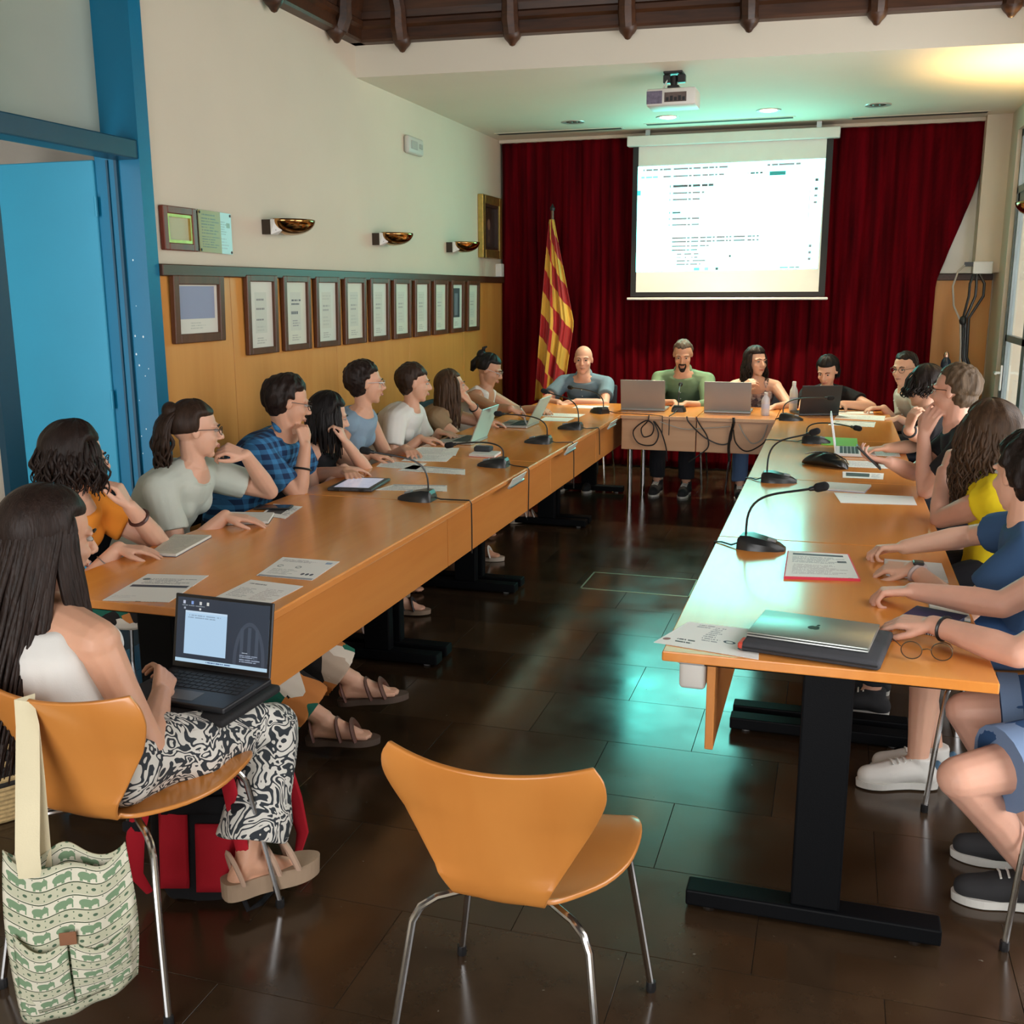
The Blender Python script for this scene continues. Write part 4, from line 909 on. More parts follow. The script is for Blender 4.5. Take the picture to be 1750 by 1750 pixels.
laptop('grey laptop open before the woman in the floral top, seen from behind', (-.76,8.09), PI, GREYL, .35,.24,100)
laptop('black laptop open before the woman in the black top, seen from behind', (-.13,8.10), PI+.35, plain('black_laptop_shell',(.012,.012,.014),.35), .30,.23,104)
WS = printed('laptop_window',(.55,.6,.62),[('r',0,0,1,1,(.5,.55,.58)),('r',.05,.1,.95,.9,(.75,.78,.8)),('t',.1,.2,.9,.8,9,(.4,.4,.42))],emit=.7)
laptop('silver laptop open before the person in the white T-shirt, screen edge-on', (-2.19,6.02), -PI/2, SILV, .32,.23,112, WS)
laptop('silver laptop open before the woman with long light-brown hair', (-2.08,6.86), -PI/2, SILV, .31,.22,118, WS)
laptop('white laptop with stickers open in the right row', (.135,6.17), PI/2, plain('white_laptop_shell',(.66,.66,.64),.4), .31,.22,100, WS)
# closed silver laptop on a grey sleeve
t = thing('laptop_sleeve','dark grey padded laptop sleeve with a red tab under the closed laptop','sleeve',(.0,2.70,ZT),-.16)
MB().rbox((.0,0,.013),(.345,.265,.026),.011,3).build('body',plain('sleeve_felt',(.045,.047,.055),.85,var=.1,bump=.2,bscale=200),t,smooth=True)
MB().tube([(-.165,-.135,.013),(.165,-.135,.013)],.002,6).build('zip',BLACK,t); MB().rbox((-.170,-.105,.014),(.02,.05,.018),.004,1).build('tab',plain('red_tab',srgb(200,70,50),.6),t)
t = thing('closed_laptop','closed silver laptop with a dark fruit logo lying on the grey sleeve','laptop',(-.012,2.725,ZT+.0262),-.16,'laptops')
MB().rbox((0,0,.0035),(.305,.215,.006),.0028,2).build('base',SILV,t,smooth=True); MB().rbox((0,0,.0105),(.305,.215,.006),.0028,2).build('lid',plain('silver_lid',(.40,.44,.40),.33,metal=.75,var=.03),t,smooth=True)
MB().b2((-.148,-.104,.0062),(.148,.104,.0078)).build('seam',BLACK,t)
def fruit_logo():
    m = MB(); pts = []
    for k in range(48):
        a = 2*PI*k/48; r = 1+.10*math.cos(2*a)*0
        x = math.cos(a)*(.82+.06*math.cos(2*a)); y = math.sin(a)*(.86+.10*abs(math.cos(a))) 
        if y > 0: y -= .16*math.exp(-(x/.22)**2)
        else: y += .10*math.exp(-(x/.18)**2)
        bx, by = x-1.0, y-.12
        if bx*bx+by*by < .36**2:
            d = math.hypot(bx,by) or 1; x, y = 1.0+bx/d*.36, .12+by/d*.36
        pts.append((x*.018,y*.018))
    n = len(pts); m.v = [(x,y,0) for x,y in pts]+[(x,y,.0004) for x,y in pts]; m.f = [tuple(range(n))[::-1],tuple(range(n,2*n))]+[(i,(i+1)%n,n+(i+1)%n,n+i) for i in range(n)]
    lf_ = [(.002+.008*math.sin(t_)*(1 if t_ < PI else -.2)+.004*t_/PI, .018+.006*(1-math.cos(t_))) for t_ in np.linspace(0,PI,8)]
    o = len(m.v); m.v += [(x,y,.0004) for x,y in lf_]; m.f.append(tuple(range(o,o+len(lf_))))
    m.v = [(x,y,z+.0136) for x,y,z in m.v]; return m
fruit_logo().build('logo',plain('logo_dark',(.02,.022,.02),.15,metal=.6),t)
# bottles on the back table
def bottle(label, loc, col, cap, h, r=.031):
    t = thing('water_bottle',label,'bottle',(*loc,ZT))
    MB().lathe([(r*.9,0),(r,.006),(r,h*.62),(r*.9,h*.72),(r*.5,h*.84),(r*.42,h*.9)],(0,0,0),20).build('body',plain('bottle_'+str(len(MATS)),col,.2,spec=.6),t,smooth=True)
    MB().lathe([(r*.47,h*.89),(r*.47,h*.99),(r*.4,h)],(0,0,0),16).build('cap',plain('cap_'+str(len(MATS)),cap,.4),t,smooth=True)
    MB().lathe([(r*1.01,h*.30),(r*1.01,h*.5)],(0,0,0),20,caps=False).build('label_band',plain('band_'+str(len(MATS)),(.5,.55,.7),.5),t,smooth=True)
bottle('pale lilac water bottle beside the right grey laptop', (-.475,7.92), (.62,.62,.68), (.5,.5,.52), .17)
bottle('white water bottle beside the black laptop', (-.285,8.17), (.72,.72,.70), (.8,.8,.78), .235)
# cables hanging down the front of the back tables
def cab(label, P, col=CABB, r=.005):
    t = thing('cable',label,'cable',P[0],0,'cables hanging before the back tables')
    # smooth the path
    pts = [Vector(p) for p in P]; out = []
    for i in range(len(pts)-1):
        p0, p1, p2, p3 = pts[max(i-1,0)], pts[i], pts[i+1], pts[min(i+2,len(pts)-1)]
        for k in range(6):
            f = k/6; out.append(.5*((2*p1)+(-p0+p2)*f+(2*p0-5*p1+4*p2-p3)*f*f+(-p0+3*p1-3*p2+p3)*f**3))
    out.append(pts[-1]); MB().tube(out,r,6).build('strand',col,t,smooth=True,world=True)
yc = 7.672
cab('looped black cable at the left end of the back tables', [(-1.30,yc-.02,ZT+.004),(-1.31,yc-.03,.70),(-1.36,yc,.64),(-1.34,yc,.58),(-1.28,yc,.60),(-1.27,yc,.67),(-1.33,yc,.70),(-1.42,yc,.62),(-1.38,yc,.53),(-1.27,yc,.52),(-1.23,yc,.60),(-1.27,yc,.70)])
cab('thin black cable sagging below the left grey laptop', [(-1.26,yc-.02,.70),(-1.21,yc,.62),(-1.17,yc,.50),(-1.16,yc,.40)])
cab('black cable running down across the middle of the back tables', [(-1.02,yc-.03,ZT+.006),(-1.0,yc-.03,.70),(-.90,yc,.60),(-.78,yc,.545),(-.70,yc,.57),(-.69,yc-.01,.70)])
cab('second black cable crossing the middle of the back tables', [(-.95,yc-.03,ZT+.006),(-.93,yc-.03,.70),(-.87,yc,.60),(-.86,yc,.52),(-.92,yc,.46),(-1.0,yc,.40)])
cab('thick black bundle at the joint of the back tables', [(-.68,yc-.03,ZT+.008),(-.68,yc-.03,.70),(-.70,yc,.62),(-.71,yc,.52),(-.70,yc,.42)],CABB,.011)
cab('black cable swinging up to the right row corner', [(-.68,yc-.02,.66),(-.66,yc,.56),(-.58,yc,.50),(-.47,yc-.01,.56),(-.40,yc-.03,.66),(-.35,yc-.06,.742)])
cab('pale cable drooping below the right grey laptop', [(-.64,yc-.02,.70),(-.60,yc,.62),(-.54,yc,.56),(-.47,yc,.60),(-.44,yc-.01,.70)],CABW)
cab('pale cable stretched along the top of the back tables', [(-1.22,yc-.02,.70),(-1.05,yc-.005,.65),(-.9,yc-.005,.66),(-.7,yc-.01,.68)],CABW,.004)
# ---------------------------------------------------------------- people
def at(px, py, ax, val):
    """the point of the room seen at pixel (px,py) of the 1750 frame on the plane ax = val"""
    d = f_+r_*((px-875)/1768.6)-u_*((py-875)/1768.6); o = Vector((0,0,1.6503)); i = 'xyz'.index(ax)
    return o+d*((val-o[i])/d[i])
def fuse(mb, voxel, smooth=5, dec=1.0, name='m'):
    """one continuous surface from overlapping closed volumes"""
    me = bpy.data.meshes.new(name); me.from_pydata(mb.v, [], mb.f); me.update()
    o = bpy.data.objects.new(name, me); COL.objects.link(o)
    md = o.modifiers.new('r','REMESH'); md.mode = 'VOXEL'; md.voxel_size = voxel; md.use_smooth_shade = True
    if smooth: md = o.modifiers.new('s','SMOOTH'); md.factor = .5; md.iterations = smooth
    if dec < 1: md = o.modifiers.new('d','DECIMATE'); md.ratio = dec
    dg = bpy.context.evaluated_depsgraph_get(); out = bpy.data.meshes.new_from_object(o.evaluated_get(dg))
    bpy.data.objects.remove(o); bpy.data.meshes.remove(me)
    out.polygons.foreach_set('use_smooth', [True]*len(out.polygons)); return out
def wrinkle(me, amp, freq, seed=0, zdir=.4):
    n = len(me.vertices); co = np.empty(n*3,'f'); me.vertices.foreach_get('co', co); co = co.reshape(-1,3)
    no = np.empty(n*3,'f'); me.vertices.foreach_get('normal', no); no = no.reshape(-1,3)
    r = np.random.default_rng(seed); f = np.zeros(n)
    for k in range(6):
        d = r.normal(size=3); d[2] *= zdir*2; d /= np.linalg.norm(d); fr = freq*r.uniform(.6,1.8)
        f += np.sin(co@d*fr+r.uniform(0,6.28)+1.3*np.sin(co@r.normal(size=3)*freq*.35))
    f = np.sign(f)*np.abs(f/2.4)**1.2
    co += no*(amp*f)[:,None]; me.vertices.foreach_set('co', co.astype('f').ravel()); me.update()
def attach(me, name, mat, parent, loc):
    me.name = name; me.transform(Matrix.Translation(-Vector(loc))); me.materials.clear(); me.materials.append(mat)
    o = bpy.data.objects.new(name, me); COL.objects.link(o); o.parent = parent; return o
def ringloft(mb, secs, seg=20):
    """closed loft through elliptical sections (centre, lateral axis*half width, front axis*half depth)"""
    o = len(mb.v)
    for c, a, b in secs:
        for k in range(seg):
            t = 2*PI*k/seg; ct, st_ = math.cos(t), math.sin(t)
            ct = math.copysign(abs(ct)**.85, ct); st_ = math.copysign(abs(st_)**.85, st_)
            mb.v.append(tuple(c+a*ct+b*st_))
    n = len(secs)
    for i in range(n-1):
        for k in range(seg): mb.f.append((o+i*seg+k,o+i*seg+(k+1)%seg,o+(i+1)*seg+(k+1)%seg,o+(i+1)*seg+k))
    mb.f.append(tuple(o+k for k in range(seg))[::-1]); mb.f.append(tuple(o+(n-1)*seg+k for k in range(seg)))
def ik(a, b, l1, l2, hint):
    a, b, hint = Vector(a), Vector(b), Vector(hint); d = b-a; L = d.length
    if L > (l1+l2)*.985: k = L/((l1+l2)*.985); l1 *= k; l2 *= k
    if L < abs(l1-l2)+.02: L = abs(l1-l2)+.02
    x = (l1*l1-l2*l2+L*L)/(2*L); h = math.sqrt(max(l1*l1-x*x,1e-6)); dn = d.normalized()
    p = hint-a; p = p-dn*p.dot(dn)
    if p.length < 1e-5: p = Vector((0,0,-1))
    return a+dn*x+p.normalized()*h
SKINS = {'fair':(.69,.40,.28),'mid':(.61,.33,.215),'tan':(.50,.26,.16),'pink':(.69,.38,.275)}
def skin(k): return plain('skin_'+k, SKINS[k], .48, var=.06, scale=14, sss=.12, spec=.4, bump=.05, bscale=220)
def hairmat(name, c, rough=.48):
    if name in MATS: return MATS[name]
    m = plain(name, c, rough, var=.45, scale=3, bump=.5, bscale=9, stretch=(26,26,3), spec=.22); return m
def fabric(name, c, rough=.85, var=.06, **k): return plain(name, c, rough, var=var, scale=5, bump=.12, bscale=320, spec=.2, **k)
EYEW = plain('eye_white',(.40,.37,.34),.3); IRIS = plain('iris_dark',(.02,.012,.008),.15); LIP = plain('lips',(.42,.15,.12),.45,var=.1); LIPM = plain('lips_pale',(.42,.20,.15),.5,var=.1)

def hand(mb, W, D, Nn, side_sign, curl=.35, s=1.0, thumb=.6, spread=.12):
    """palm plus five jointed fingers. D: wrist to knuckles, Nn: out of the palm, side_sign: +1 thumb toward D x N"""
    D = Vector(D).normalized(); Nn = Vector(Nn); Nn = (Nn-D*Nn.dot(D)).normalized(); S = D.cross(Nn)*side_sign; W = Vector(W)
    kn = []
    for i, o in enumerate((.0315,.0105,-.0105,-.0305)):
        k = W+D*(.088-.006*(i==3)-.002*(i==0))*s+S*o*s; kn.append(k)
        mb.cap(W+D*.008*s+S*o*.55*s, k, .0145*s, .0108*s, 8)
    mb.cap(W+D*.03*s+S*.018*s+Nn*.006*s, W+D*.055*s+S*.02*s+Nn*.008*s, .016*s, .013*s, 8)
    for i, (k, L_) in enumerate(zip(kn, (.92,1.0,.94,.75))):
        p = k; c0 = curl*(1+.12*i); ang = 0; fan = spread*(1.4-i)*.7
        for j, (l, rr) in enumerate(((.044,.0088),(.027,.0080),(.021,.0070))):
            ang += c0*(.9 if j == 0 else 1.05)
            d = (D*math.cos(ang)+Nn*math.sin(ang)+S*fan*math.cos(ang)).normalized()
            q = p+d*l*L_*s; mb.cap(p, q, rr*s, rr*.92*s, 8); p = q
    b = W+D*.022*s+S*.024*s+Nn*.006*s; d1 = (D*.75+S*.62+Nn*.35*thumb).normalized(); q = b+d1*.042*s; mb.cap(b,q,.0145*s,.0115*s,8)
    d2 = (D*.95+S*.22+Nn*.45*thumb).normalized(); q2 = q+d2*.03*s; mb.cap(q,q2,.0112*s,.0098*s,8)
    d3 = (D*1+S*.02+Nn*.5*thumb).normalized(); mb.cap(q2,q2+d3*.022*s,.0098*s,.008*s,8)

def head_axes(look, roll=0):
    f = Vector(look).normalized(); r = f.cross(Vector((0,0,1))).normalized(); u = r.cross(f)
    if roll: R = Matrix.Rotation(roll,3,f); r = R@r; u = R@u
    return Matrix((r, f, u)).transposed()      # local x right, y forward, z up
def sst(a, b, x): t = np.clip((x-a)/(b-a),0,1); return t*t*(3-2*t)

def hair_cap(mb, C, A, s, thick=.014, hz=(.30,.62), fy=(.10,.45), nape=(-.62,-.40), side=None, rough=.004, seed=0, back=0, scale=(1,1,1)):
    """hair shell hugging the skull; the face is left free below the hairline"""
    r = np.random.default_rng(seed); ph = r.uniform(0,6.28,8); nu, nv = 56, 40
    def fn(u, v):
        a = 2*PI*u; t = PI*v; d = np.array((math.sin(t)*math.cos(a), math.sin(t)*math.sin(a), math.cos(t)))
        face = sst(*fy,d[1])*(1-sst(*hz,d[2])); low = 1-sst(*nape,d[2]+.12*max(0,-d[1]))
        h = (1-face)*(1-low)
        if side is not None: h *= 1-(1-sst(side[0],side[1],d[2]))*sst(-.25,.15,d[1])
        n = math.sin(a*9+ph[0]+3*t)*.5+math.sin(a*17+ph[1]-2*t)*.35+math.sin(a*31+ph[2]+5*t)*.3
        R_ = 1/math.sqrt((d[0]/.0765)**2+(d[1]/.0985)**2+(d[2]/.088)**2)
        rr = R_*(.86+.14*min(1,h*1.6))+(thick*(1-.65*sst(.25,.85,d[1]))+rough*n+back*max(0,-d[1]))*h*h
        p = Vector((d[0]*rr*scale[0], d[1]*rr*scale[1]-.014, d[2]*rr*scale[2]+.030))*s
        return A@p+C
    mb.grid(fn, nu, nv)
def locks(mb, C, A, s, n, az, length, start_z=(.2,.9), out=.012, wave=.006, wfreq=26, rad=.010, seed=0, gather=None, drop=Vector((0,0,-1)), away=None, jitter=.01, seg=6, steps=12, taper=.25, e1=-12, awp=2):
    """tapering locks: from the skull along it, then hanging. az in degrees, 0 = face direction, positive to the wearer's left"""
    r = np.random.default_rng(seed)
    for i in range(n):
        a = math.radians(r.uniform(*az)); z0 = r.uniform(*start_z); L_ = length*r.uniform(.82,1.05); k = math.sqrt(max(0,1-z0*z0))
        jo = out*r.uniform(.6,1.2)
        def surf(el, oo):
            d = np.array((-math.sin(a)*math.cos(el), math.cos(a)*math.cos(el), math.sin(el)))
            R_ = 1/math.sqrt((d[0]/.0765)**2+(d[1]/.0985)**2+(d[2]/.088)**2); return Vector(d*(R_+oo))+Vector((0,-.014,.030))
        el0 = math.asin(z0); pts = []; e1r = min(math.radians(e1),el0-.15)
        for j in range(5): pts.append(A@(surf(el0+(e1r-el0)*j/4, -.010+(jo+.010)*(j/4)**.7)*s)+C)
        p = pts[-1]; ph = r.uniform(0,6.28,2); rest = L_-.02; st_ = rest/steps
        outd = (A@Vector((-math.sin(a),math.cos(a),0))); outd.z = 0; outd = outd.normalized() if outd.length > 1e-3 else Vector((0,1,0))
        for j in range(1, steps+1):
            f = j/steps; q = p+Vector(drop)*st_*j+outd*(.012*f*(1-f)*2)
            if away is not None: q = q+Vector(away)*f**awp
            if gather is not None: q = q.lerp(Vector(gather)+ (q-p)*.0, f*f*.85)
            q = q+outd.cross(Vector((0,0,1)))*wave*math.sin(wfreq*f*rest+ph[0])*min(1,f*3)+outd*wave*math.sin(wfreq*f*rest*.9+ph[1])*min(1,f*3)
            pts.append(q)
        m = len(pts); mb.tube(pts,[rad*s*(.5+.5*min(1,i_/3))*(1-(1-taper)*max(0,(i_/(m-1)-.45)/.55)) for i_ in range(m)],seg,flat=.62,up=tuple(outd))

def spectacles(C, A, s, parent, loc, col, rim=.0016):
    g = MB(); T = lambda v: A@(Vector(v)*s)+C
    for sx in (-1,1):
        g.tube([T((sx*.034+.024*math.cos(a),.103-.006*abs(math.cos(a)),.004+.018*math.sin(a))) for a in np.linspace(0,2*PI,17)],rim,5,caps=False)
        g.tube([T((sx*.058,.098,.010)),T((sx*.076,.06,.012)),T((sx*.080,.0,.008)),T((sx*.078,-.018,-.004))],rim,5)
    g.tube([T((-.011,.107,.008)),T((0,.110,.010)),T((.011,.107,.008))],rim,5)
    return g.build('eyeglasses', col, parent, smooth=True, world=True)
def band_at(p, d, r, w_, mat, name, parent):
    m = MB(); d = Vector(d).normalized(); p = Vector(p); sd, u, _ = frame(d); o = []
    for k in range(21): a = 2*PI*k/20; o.append(p+(sd*math.cos(a)+u*math.sin(a))*r)
    m.tube(o, w_, 6, caps=False, up=tuple(d)); return m.build(name, mat, parent, smooth=True, world=True)

def person(label, q):
    """q: dict of pose and looks in room coordinates. The body is one surface; hair and clothes are its children."""
    s = q.get('s',1.0); fw = Vector((*q['fwd'],0)).normalized(); lf_ = Vector((-fw.y,fw.x,0)); H = Vector(q['head']); vox = q.get('vox',.0055)
    hip = Vector(q['hip']); neck = Vector(q['neck']) if 'neck' in q else H-Vector((0,0,.142*s))-fw*.03
    sfw = Vector((*q.get('sfwd',q['fwd']),0)).normalized(); slf = Vector((-sfw.y,sfw.x,0))
    tilt = q.get('stilt',0); slat = (slf+Vector((0,0,tilt))).normalized()
    loc = (hip.x, hip.y, 0); t = thing('person', label, 'person', loc, 0, q.get('group'))
    up = (neck-hip); TL = up.length; up.normalize()
    fem = q.get('fem',False); wd = q.get('w',1.0)
    sw = (.165 if fem else .188)*s*wd
    # torso sections
    T = [(-.20,.10,.075),(-.10,.150,.105),(.04,.172,.122),(.20,.160,.117),(.40,.138,.108),(.58,.146,.116),(.76,.160,.118),(.88,.150,.098),(.965,.095,.072),(1.02,.058,.055)]
    if fem: T = [(a,b*(1.0 if a < .3 else .90),c*.97) for a,b,c in T]
    belly = q.get('belly',0)
    bow = q.get('bow',.045)
    def spine(a): return hip+up*(a*TL)-sfw*(bow*math.sin(PI*max(0,min(1,a)))) + sfw*.012
    def lat(a): f = max(0,min(1,a)); return (lf_*(1-f)+slat*f).normalized()
    def frt(a): l = lat(a); return l.cross(up)*-1 if (l.cross(up)*-1).dot(fw) > 0 else l.cross(up)
    def torso(mb, infl=0, a0=-9, a1=9, wsc=1):
        S = [x for x in T if a0 <= x[0] <= a1]
        if a1 < 1.02 and a1 > T[0][0]:
            i = max(k for k in range(len(T)) if T[k][0] <= a1); j = min(i+1,len(T)-1); f = (a1-T[i][0])/max(1e-6,T[j][0]-T[i][0])
            S = S+[(a1,T[i][1]+(T[j][1]-T[i][1])*f,T[i][2]+(T[j][2]-T[i][2])*f)]
        ringloft(mb, [(spine(a)+frt(a)*(belly*.5*math.exp(-((a-.25)/.22)**2)), lat(a)*(w_*s*wd*wsc+infl), frt(a)*(d_*s*(1+belly*4*math.exp(-((a-.25)/.22)**2))+infl)) for a,w_,d_ in S])
        if fem and a1 > .6:
            for sx in (-1,1): c = spine(.70)+frt(.7)*.075*s+lat(.7)*sx*.068*s; r_b = .058*s+infl*.8; mb.ell(c,(r_b,r_b,r_b),seg=14,rings=10)
    sh = {}
    for k, sx in (('L',1),('R',-1)): sh[k] = neck-up*.078*s+slat*sx*sw+Vector((0,0,q.get('shrug',0)))
    if 'shL' in q: sh['L'] = Vector(q['shL'])
    if 'shR' in q: sh['R'] = Vector(q['shR'])
    def yoke(mb, infl=0):
        for k in 'LR': mb.cap(spine(.90)+(sh[k]-spine(.9))*.25, sh[k], .066*s+infl, .056*s+infl, 12); mb.cap(spine(1.0), spine(.93)+(sh[k]-spine(.93))*.75,.045*s+infl*.6,.040*s+infl*.6,10)
    arms = {}
    for k, sx in (('L',1),('R',-1)):
        a = q.get('arm'+k)
        if a is None: a = dict(w=sh[k]+fw*.12-Vector((0,0,.42)), e=sh[k]-Vector((0,0,.3)))
        W = Vector(a['w']); E = ik(sh[k], W, .285*s, .245*s, a.get('e', sh[k]+slat*sx*.15-Vector((0,0,.4)))); arms[k] = (sh[k],E,W,a,sx)
    hipj = {k: hip+lf_*sx*.088*s for k, sx in (('L',1),('R',-1))}
    legs = {}
    for k, sx in (('L',1),('R',-1)):
        l = q.get('leg'+k)
        if l is None:
            if not q.get('deflegs',True): continue
            kn = hipj[k]+fw*.40*s+lf_*sx*.03+Vector((0,0,-.05)); l = dict(k=kn, a=Vector((kn.x,kn.y,.09))+fw*.02, toe=fw)
        legs[k] = (hipj[k],Vector(l['k']),Vector(l['a']),Vector(l.get('toe',fw)).normalized(),l)
    # ---- body
    b = MB(); torso(b); yoke(b)
    A = head_axes(q['look'], q.get('hroll',0)); hs = q.get('hs',1.0)*(.965 if fem else 1.0); X = lambda v: A@(Vector(v)*hs)+H
    nk = .043 if fem else .054
    b.cap(spine(1.0), X((0,-.022,-.050)), (nk+.004)*s, nk*s, 14); b.cap(spine(.97), spine(1.0), .066*s, (nk+.006)*s, 14)
    E_ = lambda c, r: b.ell(X(c), [v*hs for v in r], A, 20, 14)
    E_((0,-.014,.030),(.0745,.096,.086)); E_((0,.026,-.030),(.0635,.064,.080)); E_((0,.036,-.070),(.050,.046,.040)); E_((0,.064,-.097),(.022,.020,.018))
    for sx in (-1,1):
        E_((sx*.036,.058,-.028),(.024,.026,.022)); E_((sx*.0735,-.012,-.004),(.009,.017,.027))
        b.cap(X((sx*.012,.083,.026)),X((sx*.050,.070,.022)),.011*hs,.008*hs,8); E_((sx*.012,.098,-.030),(.010,.010,.008))
    b.cap(X((0,.086,.014)),X((0,.110,-.024)),.0085*hs,.0125*hs,10); E_((0,.088,-.058),(.024,.012,.011))
    for k,(S_,E,W,a,sx) in arms.items():
        f = S_.lerp(E,.45); b.cap(S_,f,.053*s,.046*s*wd,12); b.cap(f,E,.046*s*wd,.038*s,12)
        g = E.lerp(W,.28); b.cap(E,g,.038*s,.041*s,12); b.cap(g,W,.041*s,.0265*s,12)
        D = Vector(a.get('hd',(W-E))).normalized(); hand(b, W, D, a.get('hn',(0,0,-1)), a.get('ts', 1 if True else -1), a.get('curl',.3), s*.97*a.get('hscale',1), a.get('thumb',.6))
    for k,(J,K,An,toe,l) in legs.items():
        m_ = J.lerp(K,.5); b.cap(J,m_,.088*s*wd,.074*s,14); b.cap(m_,K,.074*s,.054*s,14)
        c_ = K.lerp(An,.3)-toe*.012; b.cap(K,c_,.053*s,.054*s,12); b.cap(c_,An,.054*s,.035*s,12)
        dn = Vector((0,0,-1)); heel = An+dn*.045*s-toe*.03*s; ball = An+toe*.12*s+dn*.062*s; tip = An+toe*.175*s+dn*.066*s
        b.cap(An,heel,.036*s,.030*s,10); b.cap(An+dn*.01,ball,.036*s,.026*s,10); b.cap(heel,ball,.028*s,.026*s,10)
        sd = toe.cross(Vector((0,0,1))); 
        for o_ in (-.024,-.008,.008,.024): b.cap(ball+sd*o_*s,tip+sd*o_*s*1.05-toe*abs(o_)*.6,.013*s,.010*s,8)
    body = attach(fuse(b, vox, 2, q.get('dec',.35)), 'body', skin(q.get('skin','fair')), t, loc)
    # ---- face
    for sx in (-1,1):
        e = MB().ell(X((sx*.031,.0765,.006)),[.0120*hs,.0115*hs,.0068*hs],A,12,8).build('eye', EYEW, t, smooth=True, world=True)
        gz = q.get('gaze',0); MB().ell(X((sx*.031+gz*.003,.0862,.0055)),[.0058*hs,.0028*hs,.0058*hs],A,10,6).build('iris', IRIS, e, smooth=True, world=True)
        MB().tube([X((sx*.014,.094,.024)),X((sx*.030,.092,.030)),X((sx*.048,.080,.025))],[.003*hs,.0038*hs,.002*hs],6).build('eyebrow', hairmat(*q['hair'][:2]) if 'hair' in q else hairmat('hair_grey_brow',(.12,.09,.07)), t, smooth=True, world=True)
    lm = LIP if fem else LIPM
    MB().tube([X((-.023,.087,-.060)),X((-.010,.0985,-.0565)),X((0,.100,-.058)),X((.010,.0985,-.0565)),X((.023,.087,-.060))],[.0015,.0042*hs,.0045*hs,.0042*hs,.0015],6).tube([X((-.021,.087,-.061)),X((0,.0985,-.066)),X((.021,.087,-.061))],[.0015,.0058*hs,.0015],6).build('mouth', lm, t, smooth=True, world=True)
    # ---- clothes
    tp = q.get('top')
    if tp:
        inf = tp.get('infl',.013); c = MB(); kind = tp['kind']
        if kind == 'tank':
            torso(c, inf, tp.get('hem',-.12), .80)
            for k in 'LR':
                p0 = spine(.78)+frt(.78)*(.095*s)+(sh[k]-spine(.9))*.42-Vector((0,0,0)); p1 = spine(1.0)+(sh[k]-spine(.96))*.50+Vector((0,0,.012)); p2 = spine(.72)-frt(.72)*(.095*s)+(sh[k]-spine(.9))*.45
                c.tube([p0-up*.05,p0,p1+frt(.9)*.04,p1-frt(.9)*.035,p2,p2-up*.05],[.028*tp.get('strap',1)]*6,10)
        elif kind == 'vest':
            torso(c, inf, tp.get('hem',-.12), tp.get('neck',.955))
            for k in 'LR': c.cap(spine(.86)+(sh[k]-spine(.86))*.15, spine(.86)+(sh[k]-spine(.86))*tp.get('reach',.55), .064*s+inf, .052*s+inf, 12)
        else:
            torso(c, inf, tp.get('hem',-.12), tp.get('neck',.965)); 
            for k in 'LR':
                c.cap(spine(.88)+(sh[k]-spine(.88))*.2, sh[k], .066*s+inf, .056*s+inf, 12)
                c.cap(spine(.96)+(sh[k]-spine(.96))*.28, spine(.93)+(sh[k]-spine(.93))*.8,.036*s+inf*.6,.040*s+inf*.6,10)
            sl = tp.get('sleeve',.55)
            for k,(S_,E,W,a,sx) in arms.items():
                if sl > 0:
                    e1 = S_.lerp(E,min(sl,1)); c.tube([S_-(E-S_)*.05,S_,S_.lerp(e1,.5),e1],[.050*s+inf,.056*s+inf,.053*s+inf,(.049 if sl<1 else .045)*s+inf*1.25],14)
                    if sl > 1: c.cap(E,E.lerp(W,sl-1),.045*s+inf,.040*s+inf,12); c.tube([E,E.lerp(W,sl-1)],[.044*s+inf,.038*s+inf],14)
        me = fuse(c, max(vox,.007), 5, tp.get('dec',.45)); wrinkle(me, tp.get('amp',.0035), tp.get('freq',34), q.get('seed',1))
        attach(me, tp.get('name','shirt'), tp['mat'], t, loc)
        if tp.get('collar'):
            cm = MB(); n0 = spine(1.0).lerp(X((0,-.022,-.05)),.22)
            cm.tube([n0+(lat(1)*math.sin(a)*.061+frt(1)*-math.cos(a)*.062)*s+up*(.014-.040*(1-math.cos(a))*.5) for a in np.linspace(-1.9,1.9,19)],[.004]+[.013*s]*17+[.004],8); cm.build('collar', tp['mat'], t, smooth=True, world=True)
            for i in range(3): p = spine(.9-.13*i)+frt(.8)*(.118*s+inf+.006)*(1 if i else .9); MB().ell(p,(.0055,.0055,.0055),seg=8,rings=6).build('button', WHITEP, t, smooth=True, world=True)
    bt = q.get('bottom')
    if bt and legs:
        c = MB(); inf = bt.get('infl',.012); torso(c, inf, -9, .16); end = bt.get('end',1.9)
        for k,(J,K,An,toe,l) in legs.items():
            c.cap(hip+(J-hip)*.4, J, .095*s, .092*s+inf, 12)
            if end <= 1: e1 = J.lerp(K,end); c.tube([J-(K-J)*.1,J,J.lerp(e1,.5),e1],[.08*s+inf,.088*s+inf,.082*s+inf,.070*s+inf*1.8],14)
            else:
                m_ = J.lerp(K,.5); c.cap(J,m_,.088*s*wd+inf,.074*s+inf,14); c.cap(m_,K,.074*s+inf,.054*s+inf,14)
                e1 = K.lerp(An,end-1); fl_ = bt.get('flare',.010); c.tube([K+(K-e1)*.02,K,K.lerp(e1,.5),e1],[.05*s+inf,.054*s+inf,.052*s+inf+fl_*.5,.042*s+inf+fl_],14)
        me = fuse(c, max(vox,.007), 4, .45); wrinkle(me, bt.get('amp',.004), 30, q.get('seed',1)+5)
        tr = attach(me, bt.get('name','trousers'), bt['mat'], t, loc)
